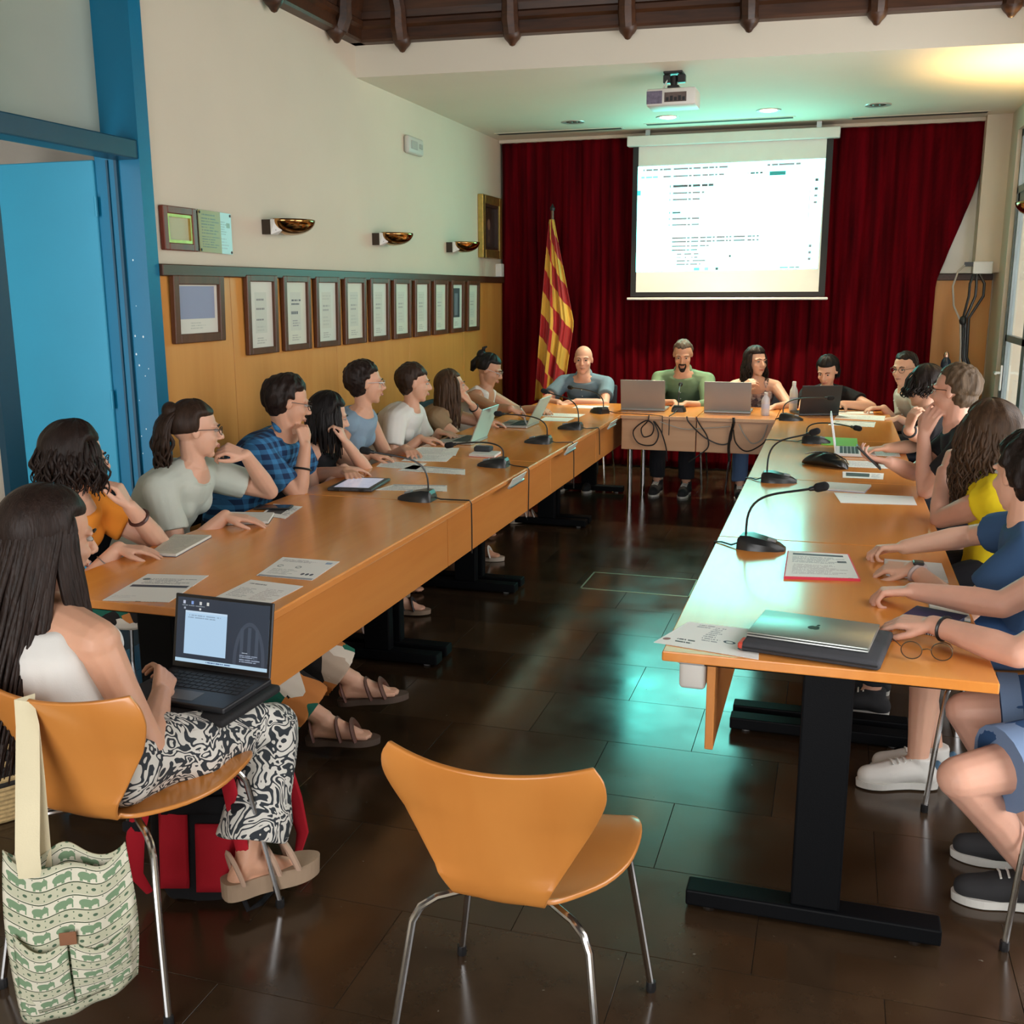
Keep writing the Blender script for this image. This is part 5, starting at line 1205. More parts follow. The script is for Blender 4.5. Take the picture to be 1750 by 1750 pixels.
        if bt.get('cuff'):
            for k,(J,K,An,toe,l) in legs.items():
                e1 = J.lerp(K,end); e0 = J.lerp(K,end-.13); MB().tube([e0,e1],[.072*s+inf*1.8,.071*s+inf*2.1],18).build('cuff', bt['cuff'], tr, smooth=True, world=True)
    so = q.get('shoe')
    if so:
        for k,(J,K,An,toe,l) in legs.items():
            if l.get('bare'): continue
            dn = Vector((0,0,-1)); sd = toe.cross(Vector((0,0,1))); upv = sd.cross(toe); F = Matrix((sd,toe,upv)).transposed()
            def Y(v): return An+F@(Vector(v)*s)
            def outline(sc, z): 
                P = [(-.032,-.055),(-.036,-.02),(-.031,.03),(-.036,.08),(-.044,.13),(-.036,.175),(-.012,.205),(.014,.200),(.036,.165),(.043,.12),(.036,.07),(.031,.02),(.034,-.03),(.022,-.066),(-.018,-.070)]
                P = [tuple(.5*(2*p1[c]+(p2[c]-p0[c])*f+(2*p0[c]-5*p1[c]+4*p2[c]-p3[c])*f*f+(3*p1[c]-p0[c]-3*p2[c]+p3[c])*f**3) for c in (0,1)) for i in range(len(P)) for f in (0,.34,.67) for p0,p1,p2,p3 in [(P[i-1],P[i],P[(i+1)%len(P)],P[(i+2)%len(P)])]]
                return [Y((x*sc,.07+(y_-.07)*(1+(sc-1)*.4),z)) for x,y_ in P]
            z0, z1 = -.097, -.097+so.get('sole',.024)
            m = MB(); o1, o2 = outline(1.0,z0), outline(1.04,z1); n = len(o1); m.v = [tuple(v) for v in o1+o2]; m.f = [tuple(range(n)),tuple(range(n,2*n))[::-1]]+[(i,n+i,n+(i+1)%n,(i+1)%n) for i in range(n)]
            if so['kind'] == 'sandal':
                sh_ = m.build('sandal', so['sole_mat'], t, world=True)
                for y0, hh, w_ in ((.125,.028,.011),(.07,.042,.010),(-.03,.05,.008)):
                    MB().tube([Y((-.046*math.cos(a)*1.0,y0-.02*math.sin(a),z1+(.052+hh*.6)*math.sin(a)*.86)) for a in np.linspace(0,PI,11)],w_*s*so.get('fat',1),6,flat=.45,up=tuple(toe)).build('strap', so['mat'], sh_, smooth=True, world=True)
            else:
                c = MB()
                c.cap(Y((0,-.035,-.055)),Y((0,.0,-.03)),.043*s,.047*s,12); c.cap(Y((0,0,-.03)),Y((0,.10,-.050)),.047*s,.043*s,12); c.cap(Y((0,.09,-.052)),Y((0,.168,-.060)),.044*s,.036*s,12)
                c.tube([Y((0,-.01,-.05)),Y((0,-.012,.018))],[.046*s,.045*s],14)
                sh_ = attach(fuse(c,.006,3,.5),'shoe',so['mat'],t,loc); m.build('sole', so['sole_mat'], sh_, world=True)
                if so.get('lace'):
                    for y0 in (.03,.05,.07,.09): MB().tube([Y((x_,y0,.013-.25*(y0-.03)-abs(x_)*.30)) for x_ in (-.024,-.012,0,.012,.024)],.0032,6).build('lace', so['lace'], sh_, smooth=True, world=True)
                if so.get('heel'): MB().ell(Y((0,-.07,-.03)),(.022,.016,.026),F).build('heel_tab', so['heel'], sh_, smooth=True, world=True)
    # ---- hair
    hr = q.get('hair')
    if hr:
        m = MB(); mat = hairmat(hr[0], hr[1])
        for part in hr[2]:
            kw = dict(part[1]); kw.setdefault('seed', q.get('seed',1))
            if part[0] == 'cap': hair_cap(m, H, A, hs, **kw)
            elif part[0] == 'locks': locks(m, H, A, hs, **kw)
            elif part[0] == 'ball': m.ell(X(kw['c']), [v*hs for v in kw['r']], A, 16, 12)
            elif part[0] == 'tail':
                pts = [X(p) for p in kw['p']]; m.tube(pts, [v*hs for v in kw['r']], 12)
        if q.get('short'):
            me = fuse(m, .0045, 3, .6); wrinkle(me, .0022, 150, q.get('seed',1)+3, .25); wrinkle(me, .002, 60, q.get('seed',1)+4, .3); o = attach(me, 'hair', mat, t, loc)
        else: o = m.build('hair', mat, t, smooth=True, world=True, auto=None)
        if q.get('hairtie'): MB().tube([X((p[0],p[1],p[2])) for p in [(q['hairtie'][0]+.022*math.cos(a),q['hairtie'][1],q['hairtie'][2]+.022*math.sin(a)) for a in np.linspace(0,2*PI,13)]],.006,6,caps=False).build('hair_tie', BLACK, o, smooth=True, world=True)
    if 'glasses' in q: spectacles(H, A, hs, t, loc, q['glasses'])
    for (k, f, kind, mat) in q.get('wrist',[]):
        S_,E,W,a,sx = arms[k]; p = E.lerp(W,f); rr = (.041+(.0265-.041)*((f-.28)/.72))*s
        if kind == 'watch':
            o = band_at(p,W-E,rr+.003,.007,mat,'watch_strap',t); MB().rbox(p+Vector((0,0,rr+.006)),(.034,.040,.010),.004,2).build('watch_face',BLACK,o,world=True)
        else: band_at(p,W-E,rr+.002,kind,mat,'bracelet',t)
    q['_arms'] = arms; q['_X'] = X; q['_t'] = t; q['_spine'] = spine; q['_frt'] = frt
    return t
RIMB = plain('spectacle_rim_black',(.012,.010,.010),.3)
BRN, DBRN, BLK, LBRN = (.030,.016,.010), (.016,.009,.007), (.009,.007,.007), (.085,.045,.022)
def tee(name, c, **k): return dict(kind='tee', mat=fabric(name,c), **k)
DARKT = fabric('dark_trousers',(.02,.021,.026))
CAP = ('cap', {})
SHOE_W = dict(kind='shoe', mat=plain('white_leather',(.66,.65,.61),.45,var=.05), sole_mat=plain('white_sole',(.6,.59,.55),.6), lace=WHITEP, heel=plain('heel_tab_blue',(.05,.12,.2),.5))
SHOE_D = dict(kind='shoe', mat=fabric('dark_canvas',(.03,.03,.032)), sole_mat=plain('white_sole',(.6,.59,.55),.6), lace=WHITEP)
def sandal(n, c, cs): return dict(kind='sandal', mat=plain('strap_'+n,c,.55,var=.1), sole_mat=plain('sandal_sole_'+n,cs,.7,var=.1))
def LW(px, py, x): return at(px,py,'x',x)

# --- left row (facing +x, heads turned to the screen) ---
Q = {}
Q['L2'] = dict(fem=True, s=.98, fwd=(1,.15), hip=(-2.70,2.95,.56), head=(-2.50,2.95,1.09), look=(.62,.78,-.16), skin='fair', seed=12, vox=.005,
  armR=dict(w=(-2.36,2.955,.775), e=(-2.55,2.75,.6), hd=(.8,.35,-.08), hn=(0,0,-1), ts=-1, curl=.22),
  armL=dict(w=LW(222,866,-2.36), e=(-2.33,3.22,.70), hd=(-.32,-.25,.92), hn=(-.85,-.35,-.1), ts=1, curl=.75),
  top=tee('orange_cotton',srgb(226,140,48),sleeve=.5,neck=.93), bottom=dict(mat=None, end=1.92, flare=.055),
  hair=('hair_dark_brown',DBRN,[('cap',dict(thick=.022,rough=.004,nape=(-.75,-.5))),('locks',dict(n=190,az=(38,322),length=.135,start_z=(.05,.85),out=.020,wave=.011,wfreq=50,rad=.0078)),('locks',dict(n=60,az=(150,330),length=.15,start_z=(-.1,.4),out=.030,wave=.014,wfreq=55,rad=.006,seed=5))]),
  glasses=RIMB, wrist=[('L',.72,.007,plain('brown_bracelet',(.06,.02,.015),.4)),('R',.72,.0018,ALU)])
Q['L3'] = dict(fem=True, s=1.0, w=1.08, fwd=(1,.1), hip=(-2.72,3.58,.56), head=LW(334,735,-2.46), look=(.70,.70,-.10), skin='fair', seed=13, vox=.005,
  armR=dict(w=at(385,882,'z',.785), e=(-2.62,3.30,.60), hd=(.75,.35,-.12), hn=(0,0,-1), ts=-1, curl=.18),
  armL=dict(w=LW(420,778,-2.34), e=(-2.30,4.02,.72), hd=(-.55,-.45,.30), hn=(-.55,.25,-.8), ts=1, curl=.85),
  top=tee('pale_grey_cotton',srgb(196,204,194),sleeve=.62,neck=.92,infl=.017), bottom=dict(mat=DARKT),
  hair=('hair_brown',BRN,[('cap',dict(thick=.013,rough=.003,nape=(-.55,-.3),fy=(.0,.35))),('ball',dict(c=(0,-.105,.075),r=(.045,.035,.04))),('locks',dict(n=70,az=(150,210),length=.20,start_z=(.3,.6),out=.045,wave=.014,wfreq=48,rad=.014))]),
  glasses=RIMB)
Q['L4'] = dict(short=True, fem=False, s=.99, fwd=(1,.05), hip=(-2.74,4.26,.56), head=LW(492,688,-2.44), look=(.72,.68,-.28), skin='mid', seed=14, vox=.0055,
  armR=dict(w=LW(522,762,-2.33), e=(-2.30,4.20,.60), hd=(-.2,.12,.9), hn=(-.9,.3,0), ts=-1, curl=1.1),
  armL=dict(w=(-2.30,4.62,.775), e=(-2.45,4.75,.65), hd=(.6,-.6,0), hn=(0,0,-1), ts=1, curl=.5),
  top=dict(kind='tee',mat=None,sleeve=.72,neck=.965,collar=True,infl=.016), bottom=dict(mat=DARKT),
  hair=('hair_dark_brown',DBRN,[('cap',dict(thick=.020,rough=.005,nape=(-.74,-.54),side=(-.25,.0))),('ball',dict(c=(0,-.044,-.026),r=(.064,.056,.060)))]), glasses=RIMB,
  wrist=[('R',.55,.0055,BLACK)])
Q['L5'] = dict(fem=True, s=.95, fwd=(1,.1), hip=(-2.74,4.80,.56), head=LW(562,712,-2.50), look=(.75,.62,-.25), skin='fair', seed=15, vox=.007,
  armR=dict(w=LW(588,800,-2.34), e=(-2.40,4.55,.62), hd=(.6,.4,-.1), hn=(0,0,-1), ts=-1, curl=.3),
  armL=dict(w=LW(592,758,-2.38), e=(-2.3,5.0,.65), hd=(-.3,-.1,.9), hn=(-.8,-.3,0), ts=1, curl=.8),
  top=dict(kind='vest',mat=fabric('black_cotton',(.014,.013,.015))), bottom=dict(mat=DARKT),
  hair=('hair_black',BLK,[('cap',dict(thick=.020,nape=(-.75,-.5))),('locks',dict(n=90,az=(48,312),length=.24,start_z=(.2,.95),out=.016,wave=.005,rad=.011))]))
Q['L6'] = dict(short=True, fem=True, s=1.02, w=.95, fwd=(1,.05), hip=(-2.74,5.26,.56), head=LW(625,655,-2.48), look=(.80,.60,-.05), skin='mid', seed=16, vox=.0065,
  armR=dict(w=(-2.40,5.12,.78), e=(-2.62,5.0,.6), hd=(.8,.3,-.1), hn=(0,0,-1), ts=-1, curl=.4),
  armL=dict(w=(-2.30,5.38,.78), e=(-2.5,5.6,.6), hd=(.6,-.6,-.05), hn=(0,0,-1), ts=1, curl=.4),
  top=dict(kind='vest',mat=fabric('faded_denim',srgb(132,156,176)),neck=.965,infl=.015,reach=.95), bottom=dict(mat=DARKT),
  hair=('hair_dark_brown',DBRN,[('cap',dict(thick=.020,rough=.005,nape=(-.78,-.58),side=(-.15,.1))),('ball',dict(c=(0,-.044,-.026),r=(.064,.056,.060)))]), glasses=ALU)
Q['L7'] = dict(short=True, fem=True, s=1.0, fwd=(1,.05), hip=(-2.74,5.95,.56), head=LW(708,655,-2.48), look=(.86,.50,-.10), skin='mid', seed=17, vox=.0065,
  armR=dict(w=(-2.38,5.80,.78), e=(-2.6,5.65,.6), hd=(.8,.2,-.05), hn=(0,0,-1), ts=-1, curl=.3),
  armL=dict(w=(-2.36,6.06,.785), e=(-2.55,6.25,.6), hd=(.8,-.2,-.05), hn=(0,0,-1), ts=1, curl=.3),
  top=tee('white_cotton',(.70,.69,.65),sleeve=.58,neck=.965,infl=.017), bottom=dict(mat=DARKT),
  hair=('hair_brown',BRN,[('cap',dict(thick=.017,rough=.004,nape=(-.78,-.58),side=(-.15,.1),hz=(.2,.5))),('ball',dict(c=(0,-.044,-.026),r=(.064,.056,.060)))]))
Q['L8'] = dict(fem=True, s=.98, fwd=(1,.1), hip=(-2.74,6.60,.56), head=LW(772,662,-2.50), look=(.86,.50,.10), hroll=-.15, skin='mid', seed=18, vox=.0065,
  armR=dict(w=(-2.26,6.68,.785), e=(-2.5,6.40,.66), hd=(.85,.2,-.08), hn=(0,0,-1), ts=-1, curl=.3),
  armL=dict(w=LW(806,692,-2.38), e=(-2.30,6.95,.72), hd=(-.35,-.25,.85), hn=(-.8,-.3,.1), ts=1, curl=.45),
  top=tee('beige_cotton',srgb(150,126,98),sleeve=.35,neck=.92), bottom=dict(mat=DARKT), wrist=[('L',.85,.005,BLACK)],
  hair=('hair_light_brown',(.060,.031,.016),[('cap',dict(thick=.016,nape=(-.7,-.5))),('locks',dict(n=110,az=(52,308),length=.36,start_z=(.3,.98),out=.012,wave=.006,rad=.011))]))
Q['L9'] = dict(fem=True, s=.98, fwd=(1,-.05), hip=(-2.70,7.42,.56), head=LW(836,632,-2.46), look=(.95,.10,-.38), skin='tan', seed=19, vox=.0065,
  armR=dict(w=LW(872,698,-2.10), e=(-2.35,7.25,.70), hd=(.6,.5,-.1), hn=(-.3,.3,-.8), ts=-1, curl=.7),
  armL=dict(w=(-2.12,7.55,.785), e=(-2.35,7.75,.70), hd=(.6,-.5,-.1), hn=(0,0,-1), ts=1, curl=.4),
  top=dict(kind='tank',mat=fabric('white_rib',(.72,.71,.67))), bottom=dict(mat=DARKT),
  hair=('hair_black',BLK,[('cap',dict(thick=.010,nape=(-.6,-.35),fy=(.0,.35))),('ball',dict(c=(0,-.10,.085),r=(.042,.036,.04))),('tail',dict(p=[(0,-.10,.06),(0,-.125,.0),(0,-.125,-.06)],r=[.03,.036,.014])),('tail',dict(p=[(.0,-.09,.10),(.0,-.10,.14),(0,-.08,.16)],r=[.018,.014,.006]))]), glasses=ALU)
LAB = dict(L2='woman in an orange shirt with dark curly bob, hand over her mouth',L3='woman in a pale grey T-shirt with curly ponytail and glasses, chin on fist',L4='man in a blue checked shirt leaning his face on his fist',L5='dark-haired woman in black half hidden behind the man in the checked shirt',L6='woman with short dark hair and glasses in a sleeveless faded denim top',L7='person with short brown hair in a white T-shirt with forearms on the table',L8='woman with long light-brown hair in a beige top, hand on her cheek',L9='woman in a white tank top with hair tied up, writing with a pen')
def checks():
    m, nt, p = nodes('blue_checked_cotton'); L = nt.links.new
    tc = N(nt,'ShaderNodeTexCoord'); sp = N(nt,'ShaderNodeSeparateXYZ'); L(tc.outputs['Object'],sp.inputs[0])
    def wv(o,f,th):
        a = N(nt,'ShaderNodeMath',operation='MULTIPLY'); L(o,a.inputs[0]); a.inputs[1].default_value = f
        b_ = N(nt,'ShaderNodeMath',operation='FRACT'); L(a.outputs[0],b_.inputs[0]); c_ = N(nt,'ShaderNodeMath',operation='GREATER_THAN'); L(b_.outputs[0],c_.inputs[0]); c_.inputs[1].default_value = th; return c_.outputs[0]
    ad = N(nt,'ShaderNodeMath',operation='ADD'); L(wv(sp.outputs[2],22,.55),ad.inputs[0]); L(wv(sp.outputs[1],22,.55),ad.inputs[1])
    cr = N(nt,'ShaderNodeValToRGB'); L(ad.outputs[0],cr.inputs[0]); cr.color_ramp.elements[0].color = c4(srgb(14,46,84)); cr.color_ramp.elements[1].color = c4(srgb(58,128,180)); cr.color_ramp.elements[1].position = 1
    dv = N(nt,'ShaderNodeMath',operation='MULTIPLY'); dv.inputs[1].default_value = .5; L(ad.outputs[0],dv.inputs[0]); L(dv.outputs[0],cr.inputs[0])
    L(cr.outputs[0],p.inputs['Base Color']); p.inputs['Roughness'].default_value = .85; return m
def patches(name, cols, scale, stretch=(1,1,1)):
    m, nt, p = nodes(name); L = nt.links.new
    tc = N(nt,'ShaderNodeTexCoord'); mp = N(nt,'ShaderNodeMapping'); mp.inputs['Scale'].default_value = stretch; mp.inputs['Rotation'].default_value = (.6,.4,.7); L(tc.outputs['Object'],mp.inputs[0])
    v = N(nt,'ShaderNodeTexVoronoi'); v.distance = 'CHEBYCHEV'; v.inputs['Scale'].default_value = scale; L(mp.outputs[0],v.inputs['Vector'])
    sp = N(nt,'ShaderNodeSeparateColor'); L(v.outputs['Color'],sp.inputs[0]); cr = N(nt,'ShaderNodeValToRGB'); cr.color_ramp.interpolation = 'CONSTANT'; L(sp.outputs[0],cr.inputs[0])
    e = cr.color_ramp.elements; e[0].color = c4(cols[0]); e[1].position = 1/len(cols); e[1].color = c4(cols[1])
    for i, c in enumerate(cols[2:],2): x = e.new(i/len(cols)); x.color = c4(c)
    L(cr.outputs[0],p.inputs['Base Color']); p.inputs['Roughness'].default_value = .85; return m
def batik():
    m, nt, p = nodes('black_white_batik'); L = nt.links.new
    tc = N(nt,'ShaderNodeTexCoord'); n = N(nt,'ShaderNodeTexNoise'); n.inputs['Scale'].default_value = 14; n.inputs['Detail'].default_value = 2; n.inputs['Distortion'].default_value = .8; L(tc.outputs['Object'],n.inputs['Vector'])
    a = N(nt,'ShaderNodeMath',operation='MULTIPLY'); a.inputs[1].default_value = 9; L(n.outputs[0],a.inputs[0]); f = N(nt,'ShaderNodeMath',operation='FRACT'); L(a.outputs[0],f.inputs[0]); g = N(nt,'ShaderNodeMath',operation='GREATER_THAN'); g.inputs[1].default_value = .52; L(f.outputs[0],g.inputs[0])
    mx = N(nt,'ShaderNodeMix',data_type='RGBA'); L(g.outputs[0],mx.inputs[0]); mx.inputs[6].default_value = (.62,.60,.55,1); mx.inputs[7].default_value = (.022,.028,.035,1); L(mx.outputs[2],p.inputs['Base Color']); p.inputs['Roughness'].default_value = .85; return m
Q['L4']['top']['mat'] = checks()
Q['L2']['bottom']['mat'] = patches('geometric_print',[srgb(12,108,86),srgb(222,212,196),srgb(200,126,62),srgb(24,18,16),srgb(16,96,78),srgb(190,170,150)],11,(1,1,.7))
# feet seen under the left row
Q['L2'].update(legR=dict(k=(-2.22,2.98,.56),a=(-1.70,3.16,.135),toe=(.95,.24,.02)), legL=dict(k=(-2.18,3.16,.57),a=(-1.69,3.39,.20),toe=(.94,.26,.10)), shoe=dict(sandal('brown',(.10,.035,.022),(.09,.06,.045)),fat=1.5))
for k, px, toe in (('L4',(612,1072),(.93,.3,0)),('L5',(700,1030),(.95,.2,0)),('L7',(830,940),(.97,.1,0)),('L9',(905,880),(.95,.2,.1))):
    F = at(*px,'z',.06); y = Q[k]['hip'][1]; ky = (y+F.y)/2
    Q[k]['legR'] = dict(k=(-2.30,ky-.06,.54), a=(F.x-.08,F.y-.03,.10), toe=toe)
    Q[k]['legL'] = dict(k=(-2.30,ky+.14,.54), a=(F.x-.30,F.y+.22,.10), toe=toe)
Q['L4']['shoe'] = sandal('pale',(.45,.30,.25),(.40,.30,.24)); Q['L5']['shoe'] = sandal('black',(.02,.018,.018),(.28,.2,.14)); Q['L7']['shoe'] = sandal('white',(.6,.58,.54),(.5,.42,.34)); Q['L9']['shoe'] = sandal('white',(.6,.58,.54),(.5,.42,.34))
for k in ('L2','L3','L4','L5','L6','L7','L8','L9'): person(LAB[k], Q[k])
# pen in the hand of the writing woman
def penthing(label, a, b, col):
    a, b = Vector(a), Vector(b); t = thing('pen',label,'pen',a,0); d = b-a
    MB().tube([(0,0,0),d*.9],.004,8).build('barrel',col,t,smooth=True); MB().tube([d*.88,d],[.0045,.003],8).build('cap',BLACK,t,smooth=True)
W_ = Q['L9']['_arms']['R'][2]; penthing('pale pen in the hand of the woman in the tank top', (W_.x+.10,W_.y+.07,ZT+.004), (W_.x+.06,W_.y+.03,ZT+.15), WHITEP)

# --- back row (facing the camera, -y) ---
def arms_fold(x, y, z=.775, dx=.12, dy=-.14):
    return dict(armR=dict(w=(x-dx*.2,y+dy,z), e=(x-.35,y-.02,.72), hd=(.9,-.1,-.05), hn=(0,0,-1), ts=-1, curl=.35), armL=dict(w=(x+dx*.6,y+dy-.04,z), e=(x+.35,y-.02,.72), hd=(-.9,-.15,-.05), hn=(0,0,-1), ts=1, curl=.35))
B = {}
B['B1'] = dict(fem=False, s=1.0, fwd=(0,-1), hip=(-2.05,8.90,.56), head=at(997,615,'y',8.62), look=(.12,-1,-.06), skin='pink', seed=21, vox=.0065,
  armR=dict(w=at(955,688,'y',8.30), e=at(925,680,'y',8.6), hd=(.6,-.5,-.1), hn=(0,0,-1), ts=-1, curl=.5), armL=dict(w=at(985,686,'y',8.33), e=at(1048,690,'y',8.5), hd=(-.95,-.1,0), hn=(0,0,-1), ts=1, curl=.35),
  top=dict(kind='tee',mat=fabric('slate_blue_cotton',srgb(112,136,152)),sleeve=.62,collar=True,infl=.016), bottom=dict(mat=DARKT), shoe=SHOE_D)
B['B2'] = dict(short=True, fem=False, s=1.03, fwd=(-.05,-1), hip=(-1.22,8.92,.57), head=at(1167,606,'y',8.66), look=(.10,-.92,-.36), skin='mid', seed=22, vox=.0065,
  armR=dict(w=at(1152,688,'y',8.36), e=at(1125,680,'y',8.55), hd=(.8,-.3,-.3), hn=(0,-.3,-.9), ts=-1, curl=.5), armL=dict(w=at(1172,690,'y',8.33), e=at(1205,690,'y',8.5), hd=(-.8,-.4,-.1), hn=(0,0,-1), ts=1, curl=.5),
  top=dict(kind='tee',mat=fabric('sage_green_cotton',srgb(116,142,112)),sleeve=1.35,collar=True,infl=.016), bottom=dict(mat=DARKT), shoe=SHOE_D,
  hair=('hair_cropped_grey',(.10,.075,.055),[('cap',dict(thick=.006,rough=.001,nape=(-.5,-.3),side=(.0,.2),hz=(.42,.68))),('ball',dict(c=(0,-.044,-.022),r=(.062,.052,.054)))]))
B['B3'] = dict(fem=True, s=.98, fwd=(.1,-1), hip=(-.61,8.90,.56), head=at(1292,618,'y',8.68), look=(.62,-.76,-.02), skin='fair', seed=23, vox=.0065,
  armR=dict(w=at(1268,662,'y',8.42), e=at(1240,700,'y',8.55), hd=(.5,-.2,.35), hn=(.3,.5,-.4), ts=-1, curl=.6), armL=dict(w=at(1325,695,'y',8.33), e=at(1350,690,'y',8.6), hd=(-.8,-.3,-.1), hn=(0,0,-1), ts=1, curl=.4),
  top=dict(kind='tank',mat=patches('floral_print',[srgb(180,150,140),srgb(206,186,176),srgb(150,120,116),srgb(120,100,104),srgb(196,160,150)],40),strap=.5), bottom=dict(mat=fabric('jeans_blue',srgb(80,104,140))), shoe=SHOE_D,
  hair=('hair_dark_brown',DBRN,[('cap',dict(thick=.018,nape=(-.75,-.5))),('locks',dict(n=180,az=(55,305),length=.26,start_z=(.3,.98),out=.016,wave=.013,wfreq=42,rad=.0075))]))
B['B4'] = dict(fem=True, s=.98, fwd=(-.12,-1), hip=(.0,8.88,.56), head=at(1414,634,'y',8.60), look=(-.28,-.88,-.40), skin='fair', seed=24, vox=.0065,
  armR=dict(w=at(1420,690,'y',8.34), e=at(1385,690,'y',8.5), hd=(.8,-.3,.1), hn=(0,0,-1), ts=-1, curl=.6), armL=dict(w=at(1440,690,'y',8.34), e=at(1478,690,'y',8.5), hd=(-.9,-.2,.05), hn=(0,0,-1), ts=1, curl=.6),
  top=tee('black_cotton',(.014,.013,.015),sleeve=.5), bottom=dict(mat=DARKT), shoe=SHOE_D,
  hair=('hair_black',BLK,[('cap',dict(thick=.016,nape=(-.6,-.35),hz=(.25,.55),fy=(.05,.4))),('ball',dict(c=(0,-.10,.04),r=(.04,.03,.04))),('locks',dict(n=40,az=(140,220),length=.14,start_z=(.1,.6),out=.02,wave=.006,rad=.01))]))
B['B5'] = dict(short=True, fem=False, s=1.0, fwd=(-1,-.25), hip=(.72,8.28,.56), head=at(1546,630,'y',8.26), look=(-.55,-.82,-.12), skin='fair', seed=25, vox=.0065,
  armR=dict(w=at(1510,697,'y',8.24), e=(.62,8.5,.72), hd=(-.9,-.1,0), hn=(0,0,-1), ts=-1, curl=.5), armL=dict(w=at(1535,715,'y',7.9), e=(.62,7.95,.70), hd=(-.9,-.1,-.1), hn=(0,0,-1), ts=1, curl=.4),
  top=dict(kind='tee',mat=fabric('pale_polo',srgb(186,182,172)),sleeve=.6,collar=True,infl=.016), bottom=dict(mat=DARKT), shoe=SHOE_D, glasses=RIMB,
  hair=('hair_dark_brown',DBRN,[('cap',dict(thick=.010,rough=.002,nape=(-.5,-.3),side=(.0,.2),hz=(.42,.70))),('ball',dict(c=(0,-.044,-.022),r=(.062,.052,.054)))]))
for k, lab in dict(B1='bald man in a slate blue polo shirt behind the back row',B2='man with goatee in a sage green shirt behind the left grey laptop',B3='woman with long wavy dark hair in a floral top behind the right grey laptop',B4='woman in a black T-shirt looking down behind the black laptop',B5='man with rectangular glasses in a pale polo shirt at the far right corner').items(): person(lab, B[k])
# goatee
X = B['B2']['_X']; g = MB(); 
g.tube([X((-.026,.083,-.050)),X((-.014,.100,-.047)),X((0,.103,-.046)),X((.014,.100,-.047)),X((.026,.083,-.050))],[.004,.006,.006,.006,.004],8)
for sx in (-1,1): g.tube([X((sx*.027,.083,-.052)),X((sx*.027,.080,-.075)),X((sx*.016,.084,-.100))],[.005,.007,.008],8)
g.ell(X((0,.080,-.104)),(.022,.012,.020)); g.build('beard', hairmat('hair_dark_brown',DBRN), B['B2']['_t'], smooth=True, world=True)

# --- right row (facing -x) ---
R = {}
R['R1'] = dict(fem=True, s=.98, fwd=(-1,.1), hip=(.72,5.86,.56), head=at(1580,662,'x',.50), look=(-.80,.60,-.05), skin='mid', seed=31, vox=.0065,
  armL=dict(w=at(1552,735,'x',.38), e=at(1540,790,'x',.36), hd=(.2,.1,.9), hn=(.6,.4,0), ts=1, curl=.6), armR=dict(w=(.30,6.10,.785), e=(.5,6.3,.68), hd=(-.85,-.3,-.05), hn=(0,0,-1), ts=-1, curl=.4),
  top=tee('black_cotton',(.014,.013,.015),sleeve=.6), bottom=dict(mat=DARKT), shoe=SHOE_D, wrist=[('L',.86,'watch',plain('black_strap',(.012,.011,.011),.4))],
  hair=('hair_black_brown',(.013,.008,.006),[('cap',dict(thick=.024,nape=(-.7,-.5))),('locks',dict(n=200,az=(20,340),length=.08,start_z=(.0,.98),out=.030,wave=.016,wfreq=80,rad=.0075))]))
R['R2'] = dict(short=True, fem=False, s=1.02, fwd=(-1,.05), hip=(.76,4.98,.57), head=at(1632,668,'x',.52), look=(-.82,.56,-.06), skin='pink', seed=32, vox=.006,
  armL=dict(w=at(1578,744,'x',.40), e=(.36,4.95,.45), hd=(.30,.15,.92), hn=(.5,.7,0), ts=1, curl=.35), armR=dict(w=at(1520,790,'x',.26), e=(.5,5.35,.66), hd=(-.9,.1,.1), hn=(0,.3,.9), ts=1, curl=.55),
  top=tee('charcoal_cotton',(.02,.02,.024),sleeve=.6), bottom=dict(mat=DARKT), shoe=SHOE_D, glasses=RIMB,
  hair=('hair_cropped_brown',(.085,.055,.032),[('cap',dict(thick=.009,rough=.0015,nape=(-.52,-.34),side=(-.1,.1),hz=(.4,.68))),('ball',dict(c=(0,-.044,-.024),r=(.065,.055,.058)))]))
R['R3'] = dict(fem=True, s=1.0, w=1.18, fwd=(-1,.05), hip=(.64,4.22,.56), head=at(1686,742,'x',.58), look=(-.62,.78,-.05), skin='pink', seed=33, vox=.0055,
  armL=dict(w=at(1612,805,'x',.45), e=(.36,4.22,.55), hd=(.25,.25,.9), hn=(.85,.1,-.1), ts=1, curl=.9), armR=dict(w=(.42,4.50,.62), e=(.66,4.62,.62), hd=(-.8,-.4,-.1), hn=(0,0,-1), ts=-1, curl=.4),
  top=tee('yellow_cotton',srgb(232,206,36),sleeve=.25,neck=.92,infl=.022), bottom=dict(mat=DARKT), shoe=SHOE_D,
  hair=('hair_curly_brown',(.055,.030,.016),[('cap',dict(thick=.028,nape=(-.7,-.5),back=.01)),('locks',dict(n=330,az=(35,325),length=.30,start_z=(.1,.98),out=.034,wave=.016,wfreq=42,rad=.0068))]))
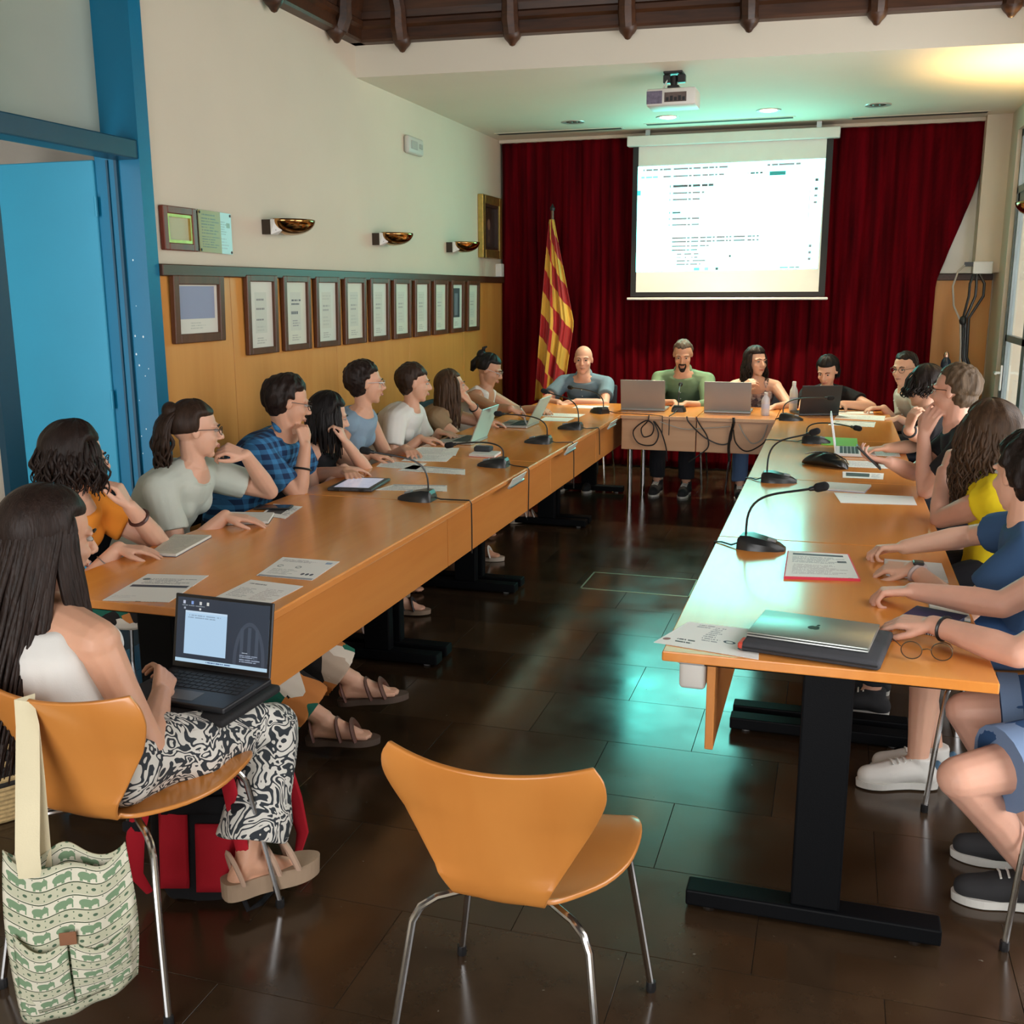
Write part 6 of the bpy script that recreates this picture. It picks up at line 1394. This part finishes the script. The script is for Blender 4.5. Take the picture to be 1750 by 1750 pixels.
R['R4'] = dict(short=True, fem=False, s=.97, w=.92, fwd=(-1,.15), hip=(.66,3.58,.56), head=at(1752,812,'x',.56), look=(-.50,.85,-.10), skin='fair', seed=34, vox=.005,
  armL=dict(w=at(1560,972,'z',.775), e=at(1715,1000,'z',.80), hd=(-.9,.15,-.05), hn=(.1,.2,-1), ts=1, curl=.65), armR=dict(w=at(1545,935,'z',.79), e=at(1680,910,'z',.82), hd=(-.9,-.15,-.05), hn=(0,-.2,-1), ts=-1, curl=.7),
  top=tee('navy_blue_cotton',srgb(58,88,126),sleeve=.62,neck=.955,infl=.016), bottom=dict(mat=fabric('denim_shorts',srgb(48,78,118)),end=.85,name='shorts'), shoe=SHOE_W,
  legL=dict(k=(.335,3.50,.52),a=(.345,3.50,.10),toe=(-.93,-.25,0)), legR=dict(k=(.30,3.72,.52),a=(.40,3.60,.10),toe=(-.9,-.1,0)), wrist=[('L',.90,'watch',plain('pale_strap',(.5,.42,.4),.5))],
  hair=('hair_black_brown',(.013,.008,.006),[('cap',dict(thick=.020,rough=.005,nape=(-.74,-.54),side=(-.2,.05))),('ball',dict(c=(0,-.044,-.026),r=(.064,.056,.060)))]))
R['R5'] = dict(fem=False, s=1.0, fwd=(-1,.05), hip=(.80,2.88,.55), head=(.66,2.90,1.16), look=(-.55,.83,-.1), skin='pink', seed=35, vox=.005,
  armL=dict(w=at(1595,1068,'z',.785), e=at(1760,1115,'z',.79), hd=(-.93,.25,-.05), hn=(.1,.1,-1), ts=1, curl=.42), armR=dict(w=at(1560,1010,'z',.79), e=at(1755,1040,'z',.80), hd=(-.93,.05,-.1), hn=(0,-.1,-1), ts=-1, curl=.75),
  top=tee('grey_marl_cotton',srgb(150,150,148),sleeve=.5), bottom=dict(mat=fabric('denim_shorts',srgb(48,78,118)),end=.78,name='shorts',cuff=fabric('denim_turnup',srgb(112,134,166)),infl=.018), shoe=SHOE_D,
  legL=dict(k=at(1640,1330,'z',.48),a=(.60,2.84,.10),toe=(-.95,-.05,0)), legR=dict(k=at(1650,1215,'z',.49),a=(.62,3.05,.10),toe=(-.95,.1,0)), wrist=[('L',.86,.0045,BLACK)],
  hair=('hair_dark_brown',DBRN,[('cap',dict(thick=.018,rough=.004,nape=(-.74,-.54)))]))
for k, lab in dict(R1='person with curly black hair and wristwatch at the far right row',R2='man with cropped brown hair and glasses, fingers at his temple',R3='woman in yellow with long curly brown hair leaning on her elbow',R4='boy in a navy T-shirt with a smartwatch, hands together on the table',R5='person in turned-up denim shorts whose forearms reach in at the right edge').items(): person(lab, R[k])
# phone in the cropped-hair man's right hand
W_ = R['R2']['_arms']['R'][2]; t = thing('smartphone','black smartphone held up by the man with cropped hair','phone',(W_.x-.09,W_.y+.0,W_.z+.02),0)
Mx = Matrix.Rotation(.75,3,'Y'); MB().rbox((0,0,0),(.15,.072,.009),.004,2,M=Mx).build('body',BLACK,t); MB().box(Mx@Vector((0,0,.0048)),(.142,.066,.0006),M=Mx).build('screen',plain('phone_screen',(.03,.03,.035),.1),t)
t = thing('smartphone','dark phone beside the notebook of the woman in the grey T-shirt','phone',(-2.27,3.86,ZT+.002),.25); MB().rbox((0,0,.005),(.155,.074,.008),.003,2).build('body',BLACK,t); MB().b2((-.07,-.033,.009),(.07,.033,.0095)).build('screen',plain('phone_screen',(.03,.03,.035),.1),t)
# --- the woman with the laptop on her lap, foreground left ---
q = dict(fem=True, s=1.0, fwd=(.12,1), hip=(-1.67,1.93,.545), head=(-1.772,1.985,1.075), neck=(-1.79,1.935,.925), w=.93, look=(.42,.90,-.22), skin='mid', seed=41, vox=.0045, bow=.03, dec=.4,
  armR=dict(w=(-1.640,2.17,.62), e=(-1.48,1.98,.45), hd=(-.35,.75,.30), hn=(-.75,-.2,-.5), ts=-1, curl=.55), armL=dict(w=(-1.76,2.20,.575), e=(-2.0,2.05,.5), hd=(.2,.95,-.1), hn=(0,0,-1), ts=1, curl=.4),
  top=dict(kind='vest',mat=fabric('white_lace_cotton',(.66,.65,.62)),hem=.0,neck=.90,reach=.40,infl=.010,name='top'), bottom=dict(mat=batik(),end=1.86,infl=.013,flare=.045,amp=.007),
  legR=dict(k=(-1.45,2.41,.46),a=(-1.445,2.225,.145),toe=(.62,.78,-.02)), legL=dict(k=(-1.72,2.38,.46),a=(-1.76,2.36,.145),toe=(.3,.95,-.02)),
  shoe=dict(kind='sandal', sole=.052, fat=1.7, mat=plain('beige_strap',(.50,.34,.25),.55,var=.08), sole_mat=plain('beige_platform',(.34,.24,.16),.7,var=.1)),
  hair=('hair_long_dark_brown',(.018,.010,.0075),[('cap',dict(thick=.018,rough=.0015,nape=(-.9,-.7),back=.012)),('locks',dict(n=300,az=(78,262),length=.56,start_z=(.0,.75),out=.018,wave=.005,wfreq=14,rad=.0085,steps=14,taper=.15,away=(-.045,-.15,0),awp=1)),('locks',dict(n=90,az=(256,290),length=.50,start_z=(.1,.8),out=.016,wave=.005,wfreq=14,rad=.008,steps=14,taper=.15,seed=3,away=(.035,.07,0))),('tail',dict(p=[(-.02,-.105,.045),(-.03,-.135,.02),(-.03,-.142,-.04),(-.02,-.135,-.14),(0,-.12,-.26),(.01,-.11,-.36)],r=[.018,.030,.040,.044,.036,.012]))]), hairtie=(-.028,-.128,.028))
person('woman with long dark hair in a white sleeveless top, typing on her lap', q)
# black sleeve and laptop on her lap
t = thing('laptop_sleeve','black padded laptop sleeve lying on the long-haired woman\'s lap','sleeve',(-1.60,2.285,.558),-.06)
MB().rbox((0,0,.012),(.34,.27,.024),.010,3).build('body',plain('black_neoprene',(.010,.010,.012),.8,bump=.2,bscale=200),t,smooth=True); MB().tube([(-.165,-.128,.012),(.165,-.128,.012)],.002,6).build('zip',BLACK,t)
lap_items = [('r',0,0,1,1,(.030,.042,.065)),('e',.80,.10,.17,.62,(.055,.072,.105)),('e',.80,.10,.135,.56,(.030,.042,.065)),('r',.70,.12,.735,.62,(.06,.08,.115)),('r',.78,.12,.815,.64,(.06,.08,.115)),('r',.86,.12,.895,.62,(.06,.08,.115)),
  ('r',.09,.13,.55,.80,(.50,.72,.95)),('r',.09,.77,.55,.80,(.62,.80,.98)),('t',.12,.68,.50,.75,2,(.30,.42,.55)),('r',0,0,1,.055,(.52,.74,.92)),('t',.34,.012,.68,.045,1,(.05,.1,.25)),
  ('r',.06,.90,.085,.95,(.6,.65,.8)),('r',.15,.90,.175,.95,(.25,.4,.8)),('r',.24,.90,.265,.95,(.7,.7,.7)),('r',.32,.90,.345,.95,(.75,.75,.7)),('t',.05,.865,.36,.89,1,(.3,.35,.4)),('r',.07,.82,.09,.85,(.4,.45,.55)),('r',.24,.82,.26,.85,(.8,.8,.8)),
  ('t',.70,.10,.93,.16,2,(.35,.42,.55)),('t',.70,.17,.90,.22,2,(.35,.42,.55)),('t',.72,.235,.80,.26,1,(.45,.52,.62))]
LS = printed('lap_laptop_desktop',(.02,.03,.05),lap_items,rough=.2,emit=.55)
laptop('dark grey laptop open on the long-haired woman\'s lap, desktop showing', (-1.612,2.292), -.045, plain('dark_grey_laptop',(.035,.036,.040),.4,metal=.4), .325,.225,101, LS, z=.5825)
# ---------------------------------------------------------------- tote bag on the chair back
def elephants():
    m, nt, p = nodes('elephant_print'); L = nt.links.new
    uv = N(nt,'ShaderNodeUVMap'); sp = N(nt,'ShaderNodeSeparateXYZ'); L(uv.outputs[0],sp.inputs[0])
    def mth(op,a,b=None):
        n = N(nt,'ShaderNodeMath',operation=op)
        for i,x_ in enumerate((a,b)):
            if x_ is None: continue
            if isinstance(x_,(int,float)): n.inputs[i].default_value = x_
            else: L(x_,n.inputs[i])
        return n.outputs[0]
    U, V = sp.outputs[0], sp.outputs[1]
    V2 = mth('ADD',V,mth('MULTIPLY',mth('SINE',mth('MULTIPLY',U,7.)),.012))
    r = mth('MULTIPLY',V2,6.2); fv = mth('FRACT',r); c = mth('FRACT',mth('MULTIPLY',U,5.2)); c2 = mth('FRACT',mth('MULTIPLY',U,9.)); 
    def el(cu,cv,ru,rv,x_=c):
        a = mth('DIVIDE',mth('SUBTRACT',x_,cu),ru); b_ = mth('DIVIDE',mth('SUBTRACT',fv,cv),rv); return mth('LESS_THAN',mth('ADD',mth('MULTIPLY',a,a),mth('MULTIPLY',b_,b_)),1.)
    def rc(u0,u1,v0,v1,x_=c): return mth('MULTIPLY',mth('MULTIPLY',mth('GREATER_THAN',x_,u0),mth('LESS_THAN',x_,u1)),mth('MULTIPLY',mth('GREATER_THAN',fv,v0),mth('LESS_THAN',fv,v1)))
    ele = el(.45,.68,.30,.15)
    for q_ in (el(.78,.74,.15,.12),rc(.22,.34,.47,.65),rc(.52,.64,.47,.65),rc(.86,.92,.50,.72)): ele = mth('MAXIMUM',ele,q_)
    lines = mth('MAXIMUM',rc(-1,2,.93,.97),rc(-1,2,.41,.45)); dots = mth('MAXIMUM',el(.5,.21,.16,.06,c2),mth('MAXIMUM',el(.0,.33,.10,.03,c2),el(.0,.09,.10,.03,c2)))
    dots = mth('MAXIMUM',dots,el(.05,.88,.06,.02,c2))
    cur = None
    for mask,col in ((rc(-1,2,0,.41),srgb(184,184,160)),(ele,srgb(116,142,112)),(lines,srgb(58,72,52)),(dots,srgb(80,102,82))):
        mx = N(nt,'ShaderNodeMix',data_type='RGBA'); L(mask,mx.inputs[0])
        if cur is None: mx.inputs[6].default_value = c4(srgb(208,204,186))
        else: L(cur,mx.inputs[6])
        mx.inputs[7].default_value = c4(col); cur = mx.outputs[2]
    L(cur,p.inputs['Base Color']); p.inputs['Roughness'].default_value = .9; p.inputs['Specular IOR Level'].default_value = .1; return m
ELE = elephants(); STRAP = fabric('cream_webbing',srgb(214,204,172))
BL, BR = Vector((-1.655,1.615,0)), Vector((-1.435,1.735,0)); bx = (BR-BL).normalized(); by = Vector((bx.y,-bx.x,0))    # by points to the camera side
t = thing('tote_bag','cream and green elephant-print tote bag hanging from the plywood chair back','bag',((BL.x+BR.x)/2,(BL.y+BR.y)/2,.08))
def bag_side(sgn, bulge):
    def fn(u, v):
        bot = .060+.075*u-.02*math.sin(PI*u); top = .475-.01*u-.045*math.sin(PI*u)*(1 if sgn > 0 else .5)-.02*math.sin(3*PI*u)
        z = bot+(top-bot)*v; w_ = .93+.10*math.sin(PI*v*.9+.2); uu = .5+(u-.5)*w_*1.06
        d = bulge*math.sin(PI*u)**.7*(.35+.65*math.sin(PI*min(1,v*.85+.12)))+.006*math.sin(9*u+4*v)+.005*math.sin(17*u-6*v)
        return BL+(BR-BL)*uu+by*sgn*(d+.002)+Vector((0,0,z))
    return MB().grid(fn,28,28,uvs=True)
for sgn, bu in ((1,.048),(-1,.03)):
    o = bag_side(sgn,bu).build('side_panel',ELE,t,smooth=True,world=True,auto=None); o.modifiers.new('t','SOLIDIFY').thickness = .003
def pocket(u0,u1):
    def fn(u, v):
        uu = u0+(u1-u0)*u; bot = .075+.075*uu; top = .285-.028*math.sin(PI*u)-.01*uu; z = bot+(top-bot)*v; d = .048*math.sin(PI*uu)**.7*(.35+.65*math.sin(PI*min(1,v*.5+.12)))+.012+.010*math.sin(PI*u)*v
        return BL+(BR-BL)*(.5+(uu-.5)*1.04)+by*d+Vector((0,0,z))
    m = MB().grid(fn,16,14,uvs=True); m.uv = {k:[(u0+(u1-u0)*a,.03+.5*b) for a,b in v] for k,v in m.uv.items()}; return m
for a_, b_ in ((.05,.50),(.52,.97)):
    o = pocket(a_,b_).build('front_pocket',ELE,t,smooth=True,world=True,auto=None); o.modifiers.new('t','SOLIDIFY').thickness = .003
pm = BL+(BR-BL)*.515+by*.062
MB().rbox((pm.x,pm.y,.285),(.035,.004,.03),.001,1,rz=math.atan2(bx.y,bx.x)).build('leather_tag',plain('tan_leather',(.22,.09,.04),.6,var=.2),t,world=True)
# straps over the chair back
hook = Vector((-1.635,1.716,.778))
for sgn, u in ((1,.22),(-1,.27)):
    e_ = BL+(BR-BL)*u+by*sgn*.02; e_.z = .445
    pts = [e_+Vector((0,0,-.03)),e_+Vector((0,0,.03)),e_.lerp(hook,.5)+by*.015,hook+Vector((0,-.014,-.05)),hook+Vector((.008*(1 if u > .5 else -1),-.008,.004)),hook+Vector((0,.012,-.004))]
    MB().tube(pts,[.024,.025,.025,.024,.021,.018],8,flat=.14,up=tuple(by)).build('strap',STRAP,t,smooth=True,world=True)
# ---------------------------------------------------------------- backpack
RED = fabric('red_nylon',srgb(176,30,44)); BKN = fabric('black_nylon',(.012,.012,.014))
t = thing('backpack','red and black backpack on the floor under the long-haired woman\'s chair','backpack',(-1.63,2.30,0),.30)
def bp(u, v):
    a = 2*PI*u; s_ = v; w_ = .145*(1-.25*max(0,s_-.6)/.4)*(math.sin(PI*min(1,.08+s_*.92))**.25); 
    c_, n_ = math.cos(a), math.sin(a); c_ = math.copysign(abs(c_)**.6,c_); n_ = math.copysign(abs(n_)**.6,n_)
    return (w_*c_, .095*n_*(1-.3*s_)+.03*s_, .42*s_+.006*math.sin(6*a+5*s_))
MB().grid(bp,32,20).build('body',BKN,t,smooth=True,auto=None)
def panel(x0,x1,z0,z1,yo,mat,nm):
    def fn(u,v): x_ = x0+(x1-x0)*u; z_ = z0+(z1-z0)*v; return (x_,-.100*(1-.3*z_/.42)-yo+.03*z_/.42-.012*math.sin(PI*u)*math.sin(PI*v),z_)
    o = MB().grid(fn,8,8).build(nm,mat,t,smooth=True,auto=None); o.modifiers.new('t','SOLIDIFY').thickness = .012
panel(-.10,-.02,.04,.34,.004,RED,'front_panel'); panel(.0,.11,.03,.22,.006,RED,'front_pocket'); panel(-.09,.09,.25,.30,.012,BKN,'front_strap')
for sx in (-1,1): MB().tube([(sx*.07,-.06,.40),(sx*.11,-.11,.36),(sx*.14,-.14,.22),(sx*.15,-.13,.10),(sx*.13,-.10,.03)],[.02,.024,.024,.018,.01],8,flat=.35,up=(0,-1,0)).build('shoulder_strap',RED,t,smooth=True)
for sx, z0 in ((1,.12),(1,.30),(-1,.25)): MB().rbox((sx*.147,-.139,z0),(.05,.012,.03),.004,1).build('buckle',BKN,t)
MB().tube([(.15,.10,.36),(.20,.14,.30),(.225,.15,.18),(.25,.13,.08),(.24,.10,.03)],[.02,.024,.024,.018,.01],8,flat=.4,up=(0,-1,0)).build('waist_strap',RED,t,smooth=True)
MB().tube([(.12,-.11,.05),(.16,-.17,.02),(.18,-.12,.008),(.20,-.05,.008)],.008,6,flat=.4).build('dangling_strap',BKN,t,smooth=True)
# ---------------------------------------------------------------- straw basket
t = thing('straw_basket','round straw basket with black stripes at the left edge behind the chair','basket',(-2.565,2.50,0))
STW = plain('woven_straw',srgb(196,168,118),.9,var=.25,scale=60,bump=.8,bscale=90); STB = plain('woven_black',(.02,.018,.016),.9,var=.2,scale=60,bump=.8,bscale=90)
for k in range(17):
    z_ = .012+.0165*k; r_k = .135+.055*math.sin(PI*min(1,(k+3)/24)); mt = STB if k in (8,10,11,13,14) else STW
    MB().tube([(r_k*math.cos(a),r_k*math.sin(a),z_) for a in np.linspace(0,2*PI,41)],.0098,6,caps=False).build('coil',mt,t,smooth=True)
MB().lathe([(.001,.004),(.14,.004),(.14,.012)],(0,0,0),32,caps=False).build('base',STW,t)
for sx in (-1,1): MB().tube([(sx*.1,-.06,.27),(sx*.11,-.05,.36),(sx*.11,.05,.36),(sx*.1,.06,.27)],.009,8).build('handle',plain('leather_handle',(.16,.08,.04),.5),t,smooth=True)
